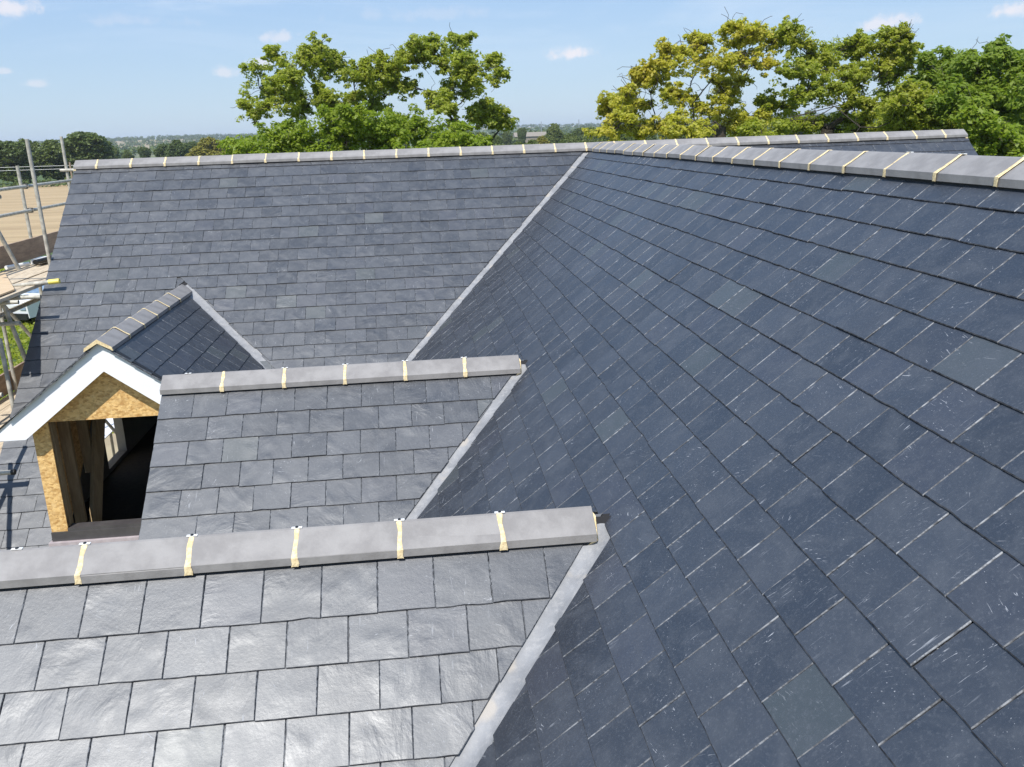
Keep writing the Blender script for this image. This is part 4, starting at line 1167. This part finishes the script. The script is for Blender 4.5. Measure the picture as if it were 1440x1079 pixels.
def far_tree(px, ptop, D, kind, label, wide=1.0, group='trees and hedges beyond the fields', name='field_tree'):
    p = sight(px, ptop, D)
    gz = float(hills(np.array([p.x]), np.array([p.y]))[0])
    h = max(2.5, p.z-gz)
    me, tm = rnd.choice(protos[kind])
    t = thing(name, label, 'tree', (p.x, p.y, gz), group)
    ez = rnd.uniform(0, 6.28); s = h/10.0
    for nm, mesh in (('crown', me), ('trunk', tm)):
        o = bpy.data.objects.new(nm, mesh); C.objects.link(o); o.parent = t
    t.rotation_euler = (0, 0, ez); t.scale = (s*wide, s*wide, s)
    return t
for px, pt, D, kind, w, lab in (
    (12, 199, 205, 'dark', 1.15, 'dark green field tree at the left edge beyond the ploughed field'),
    (-22, 200, 215, 'dark', 1.2, 'dark tree just outside the left edge beyond the ploughed field'),
    (32, 196, 222, 'far', .9, 'field tree seen just left of the tallest scaffold pole'),
    (72, 197, 214, 'far', 1.25, 'lighter green field tree between the two tall scaffold poles'),
    (122, 187, 205, 'dark', 1.35, 'tallest round dark field tree, right of the second scaffold pole'),
    (155, 206, 330, 'far', .8, 'small rounded green tree just above the left end of the ridge'),
    (178, 211, 340, 'far', .9, 'low pale green tree above the left end of the ridge'),
    (203, 207, 320, 'dark', .8, 'small dark tree left of the wooded clump above the ridge'),
    (228, 203, 300, 'dark', .9, 'dark tree at the left of the clump before the golden tree'),
    (248, 197, 290, 'dark', 1.0, 'tall dark tree next to the golden tree above the ridge'),
    (268, 200, 300, 'dark', .9, 'dark tree half behind the golden tree above the ridge'),
    (293, 194, 240, 'gold', 1.25, 'rounded golden-green tree above the ridge left of the oaks'),
    (322, 206, 250, 'far', .9, 'low green tree between the golden tree and the bushy crown')):
    far_tree(px, pt, D, kind, lab, w)
row = [(655, 184, 230, 'dark', .8), (676, 186, 240, 'far', .9), (693, 190, 200, 'dark', .8), (712, 181, 420, 'far', .7), (733, 180, 400, 'dark', .55), (728, 200, 180, 'far', .9), (748, 197, 170, 'far', .9),
       (762, 192, 210, 'gold', .8), (779, 174, 300, 'far', .9), (800, 188, 230, 'far', .9), (790, 199, 150, 'dark', .9), (815, 180, 300, 'dark', .8), (832, 179, 280, 'far', .9), (850, 184, 200, 'dark', .9), (868, 178, 160, 'dark', 1.0), (880, 190, 170, 'far', 1.),
       (660, 199, 150, 'far', 1.0), (700, 203, 130, 'far', 1.0), (770, 203, 120, 'dark', 1.0), (820, 199, 140, 'far', 1.0), (845, 197, 120, 'far', 1.0), (905, 178, 200, 'dark', 1.1), (950, 176, 220, 'far', 1.2), (1000, 178, 220, 'dark', 1.2), (1050, 178, 210, 'far', 1.2), (1120, 170, 220, 'dark', 1.2), (1200, 165, 220, 'dark', 1.2), (1290, 160, 200, 'dark', 1.2), (1370, 160, 200, 'far', 1.2), (1430, 155, 190, 'dark', 1.2),
       (340, 196, 300, 'dark', .9), (400, 194, 300, 'far', 1.0), (470, 190, 300, 'dark', 1.0), (560, 190, 300, 'far', 1.1), (610, 188, 300, 'dark', 1.0)]
ORD = 'first second third fourth fifth sixth seventh eighth ninth tenth eleventh twelfth thirteenth fourteenth fifteenth sixteenth seventeenth eighteenth nineteenth twentieth twenty-first twenty-second'.split()
zone = lambda q: 1 if 640 < q < 890 else (2 if q >= 890 else 0)
kinds = {'dark': 'dark green', 'far': 'mid green', 'gold': 'golden green'}
for px, pt, D, kind, w in row:
    nb = 'in the far gap before the yellow oak' if zone(px) == 1 else ('far behind the right-hand trees' if zone(px) == 2 else 'far behind the spreading oaks')
    same = sorted(q[0] for q in row if zone(q[0]) == zone(px))
    far_tree(px, pt, D, kind, '%s tree %s, %s from left' % (kinds[kind], nb, ORD[same.index(px)]), w, 'hedgerow trees '+nb, 'hedgerow_tree')
# hedge along the far side of the ploughed field
hx_ = np.linspace(-430, -28, 800); hy_ = 216+np.where(hx_ < -140, 0, 0)*1.0 + 3*np.sin(hx_/40)
cs = np.stack([hx_+rng.normal(size=800)*.6, hy_-(hx_+430)*.055+rng.normal(size=800)*.7, GZ+rng.uniform(.2, 1.7, 800)], 1)
V, F = leaf_quads(cs, np.full(800, .9), 22, .55)
hg = big_mesh('hedge', V, F, M['leaf_far_dark'], None, (-200, 205, GZ)); hg['label'] = 'low dark hedge along the far edge of the ploughed field'; hg['category'] = 'hedge'
# distant woods on the hills
r = np.random.default_rng(5)
cs, rs = [], []
for i in range(210):
    a = radians(r.uniform(-34, 44)); d = r.uniform(520, 3400)
    ln = r.uniform(40, 190)*(d/1500+.4); th_ = r.uniform(-.35, .35)
    k = int(ln/6)
    cx, cy = d*sin(a), d*cos(a)
    t = r.uniform(-1, 1, k)
    x = cx+t*ln*cos(th_); y = cy+t*ln*sin(th_)*.5+r.normal(size=k)*8
    z = hills(x, y)+r.uniform(2, 7.5, k)
    cs.append(np.stack([x, y, z], 1)); rs.append(np.full(k, 4.5)*r.uniform(.7, 1.4, k))
cs = np.concatenate(cs); rs = np.concatenate(rs)
V, F = leaf_quads(cs, rs, 26, 3.4, .4)
wd = big_mesh('distant_woods', V, F, M['leaf_far_dark'], None, (0, 1500, 0), 'stuff')
# rough grass round the site
r = np.random.default_rng(9)
n = 26000
x = r.uniform(-30, -5.2, n); y = r.uniform(24, 62, n)
cs = np.stack([x, y, np.full(n, GZ+.05)], 1)
V, F = leaf_quads(cs, np.full(n, .12), 3, .22, .1)
gr = big_mesh('grass', V, F, M['leaf_mid'], None, (-15, 40, GZ), 'stuff')
# bushes between the house and the van
for i, (x, y, h) in enumerate(((-16.5, 52.0, 2.6), (-19.5, 54.5, 2.2), (-13.5, 50.5, 2.4))):
    me, tm = protos['far'][i % 2]
    t = thing('garden_bush', ('low green bush behind the van, seen under the scaffold deck', 'low green bush beyond the van at the left edge', 'low green bush beside the roof verge beyond the van')[i], 'bush', (x, y, GZ), 'bushes beyond the van')
    for nm, mesh in (('crown', me), ('trunk', tm)):
        o = bpy.data.objects.new(nm, mesh); C.objects.link(o); o.parent = t
    t.scale = (h/7, h/7, h/10)

# barn, masts, field fence wires
barn = thing('farm_barn', 'small pale-roofed barn among the distant hedges between the oaks', 'barn', tuple(sight(745, 190, 520))[:2]+(GZ,))
bp = sight(745, 186, 520)
M['barn_roof'] = simple('pale_sheet_roof', (0.24, 0.21, 0.17), rough=0.7); M['barn_wall'] = simple('barn_wall', (0.22, 0.19, 0.15), rough=0.8)
m_ = MB(); m_.box(bp.x-9, bp.x+9, bp.y-5, bp.y+5, GZ-3, bp.z-2.2); m_.build('wall', M['barn_wall'], barn)
m_ = MB(); m_.prism([(bp.x-9.5, bp.y-5.6, bp.z-2.4), (bp.x-9.5, bp.y, bp.z), (bp.x-9.5, bp.y+5.6, bp.z-2.4)], (19, 0, 0)); m_.build('roof', M['barn_roof'], barn)
M['mast'] = simple('grey_steel_mast', (0.25, 0.27, 0.30), rough=0.6)
for (px, pt_, lab) in ((814, 168, 'thin grey mast on the far skyline, nearer the yellow oak'), (761, 171, 'thin grey mast on the far skyline above the barn')):
    p = sight(px, pt_, 900)
    mast = thing('radio_mast', lab, 'mast', (p.x, p.y, GZ), 'skyline masts')
    m_ = MB(); m_.tube((p.x, p.y, GZ), tuple(p), .55, .30, 6); m_.build('pole', M['mast'], mast)
    m_ = MB(); m_.box(p.x-1.6, p.x+1.6, p.y-.2, p.y+.2, p.z-4, p.z-3.6); m_.build('crossarm', M['mast'], mast)
fw = thing('wire_fence', 'thin pale wires of the fence before the grass field, crossing behind the scaffold poles', 'fence', (-60, 70, GZ))
for dz in (5.25, 5.05):
    m_ = MB(); m_.tube((-75, 60, GZ+dz+1.6), (-11, 60, GZ+dz+1.3), .009, .009, 5); m_.build('wire', M['clip'], fw)
for x in (-70, -44, -22, -12):
    m_ = MB(); m_.tube((x, 60, GZ), (x, 60, GZ+6.8), .07, .06, 7); m_.build('post', M['toe'], fw)

# ------------------------------------------------------------------ air
hm = bpy.data.materials.new('air'); hm.use_nodes = True; hm.node_tree.nodes.clear()
T = NT(hm.node_tree)
pv = T.new('ShaderNodeVolumePrincipled'); pv.inputs['Color'].default_value = (0.80, 0.88, 1.0, 1); pv.inputs['Density'].default_value = 0.00016
pv.inputs['Anisotropy'].default_value = 0.1
T.l.new(pv.outputs[0], T.new('ShaderNodeOutputMaterial').inputs['Volume'])
m_ = MB(); m_.box(-5800, 5800, -5800, 5800, GZ-14, 46)
hz_ = m_.build('haze', hm, None); hz_['kind'] = 'stuff'
sc['tri_count'] = sum(len(o.data.loops)-2*len(o.data.polygons) for o in bpy.data.objects if o.type == 'MESH')
print('slates', len(slates), 'tris', sum(len(o.data.loops)-2*len(o.data.polygons) for o in bpy.data.objects if o.type == 'MESH'))
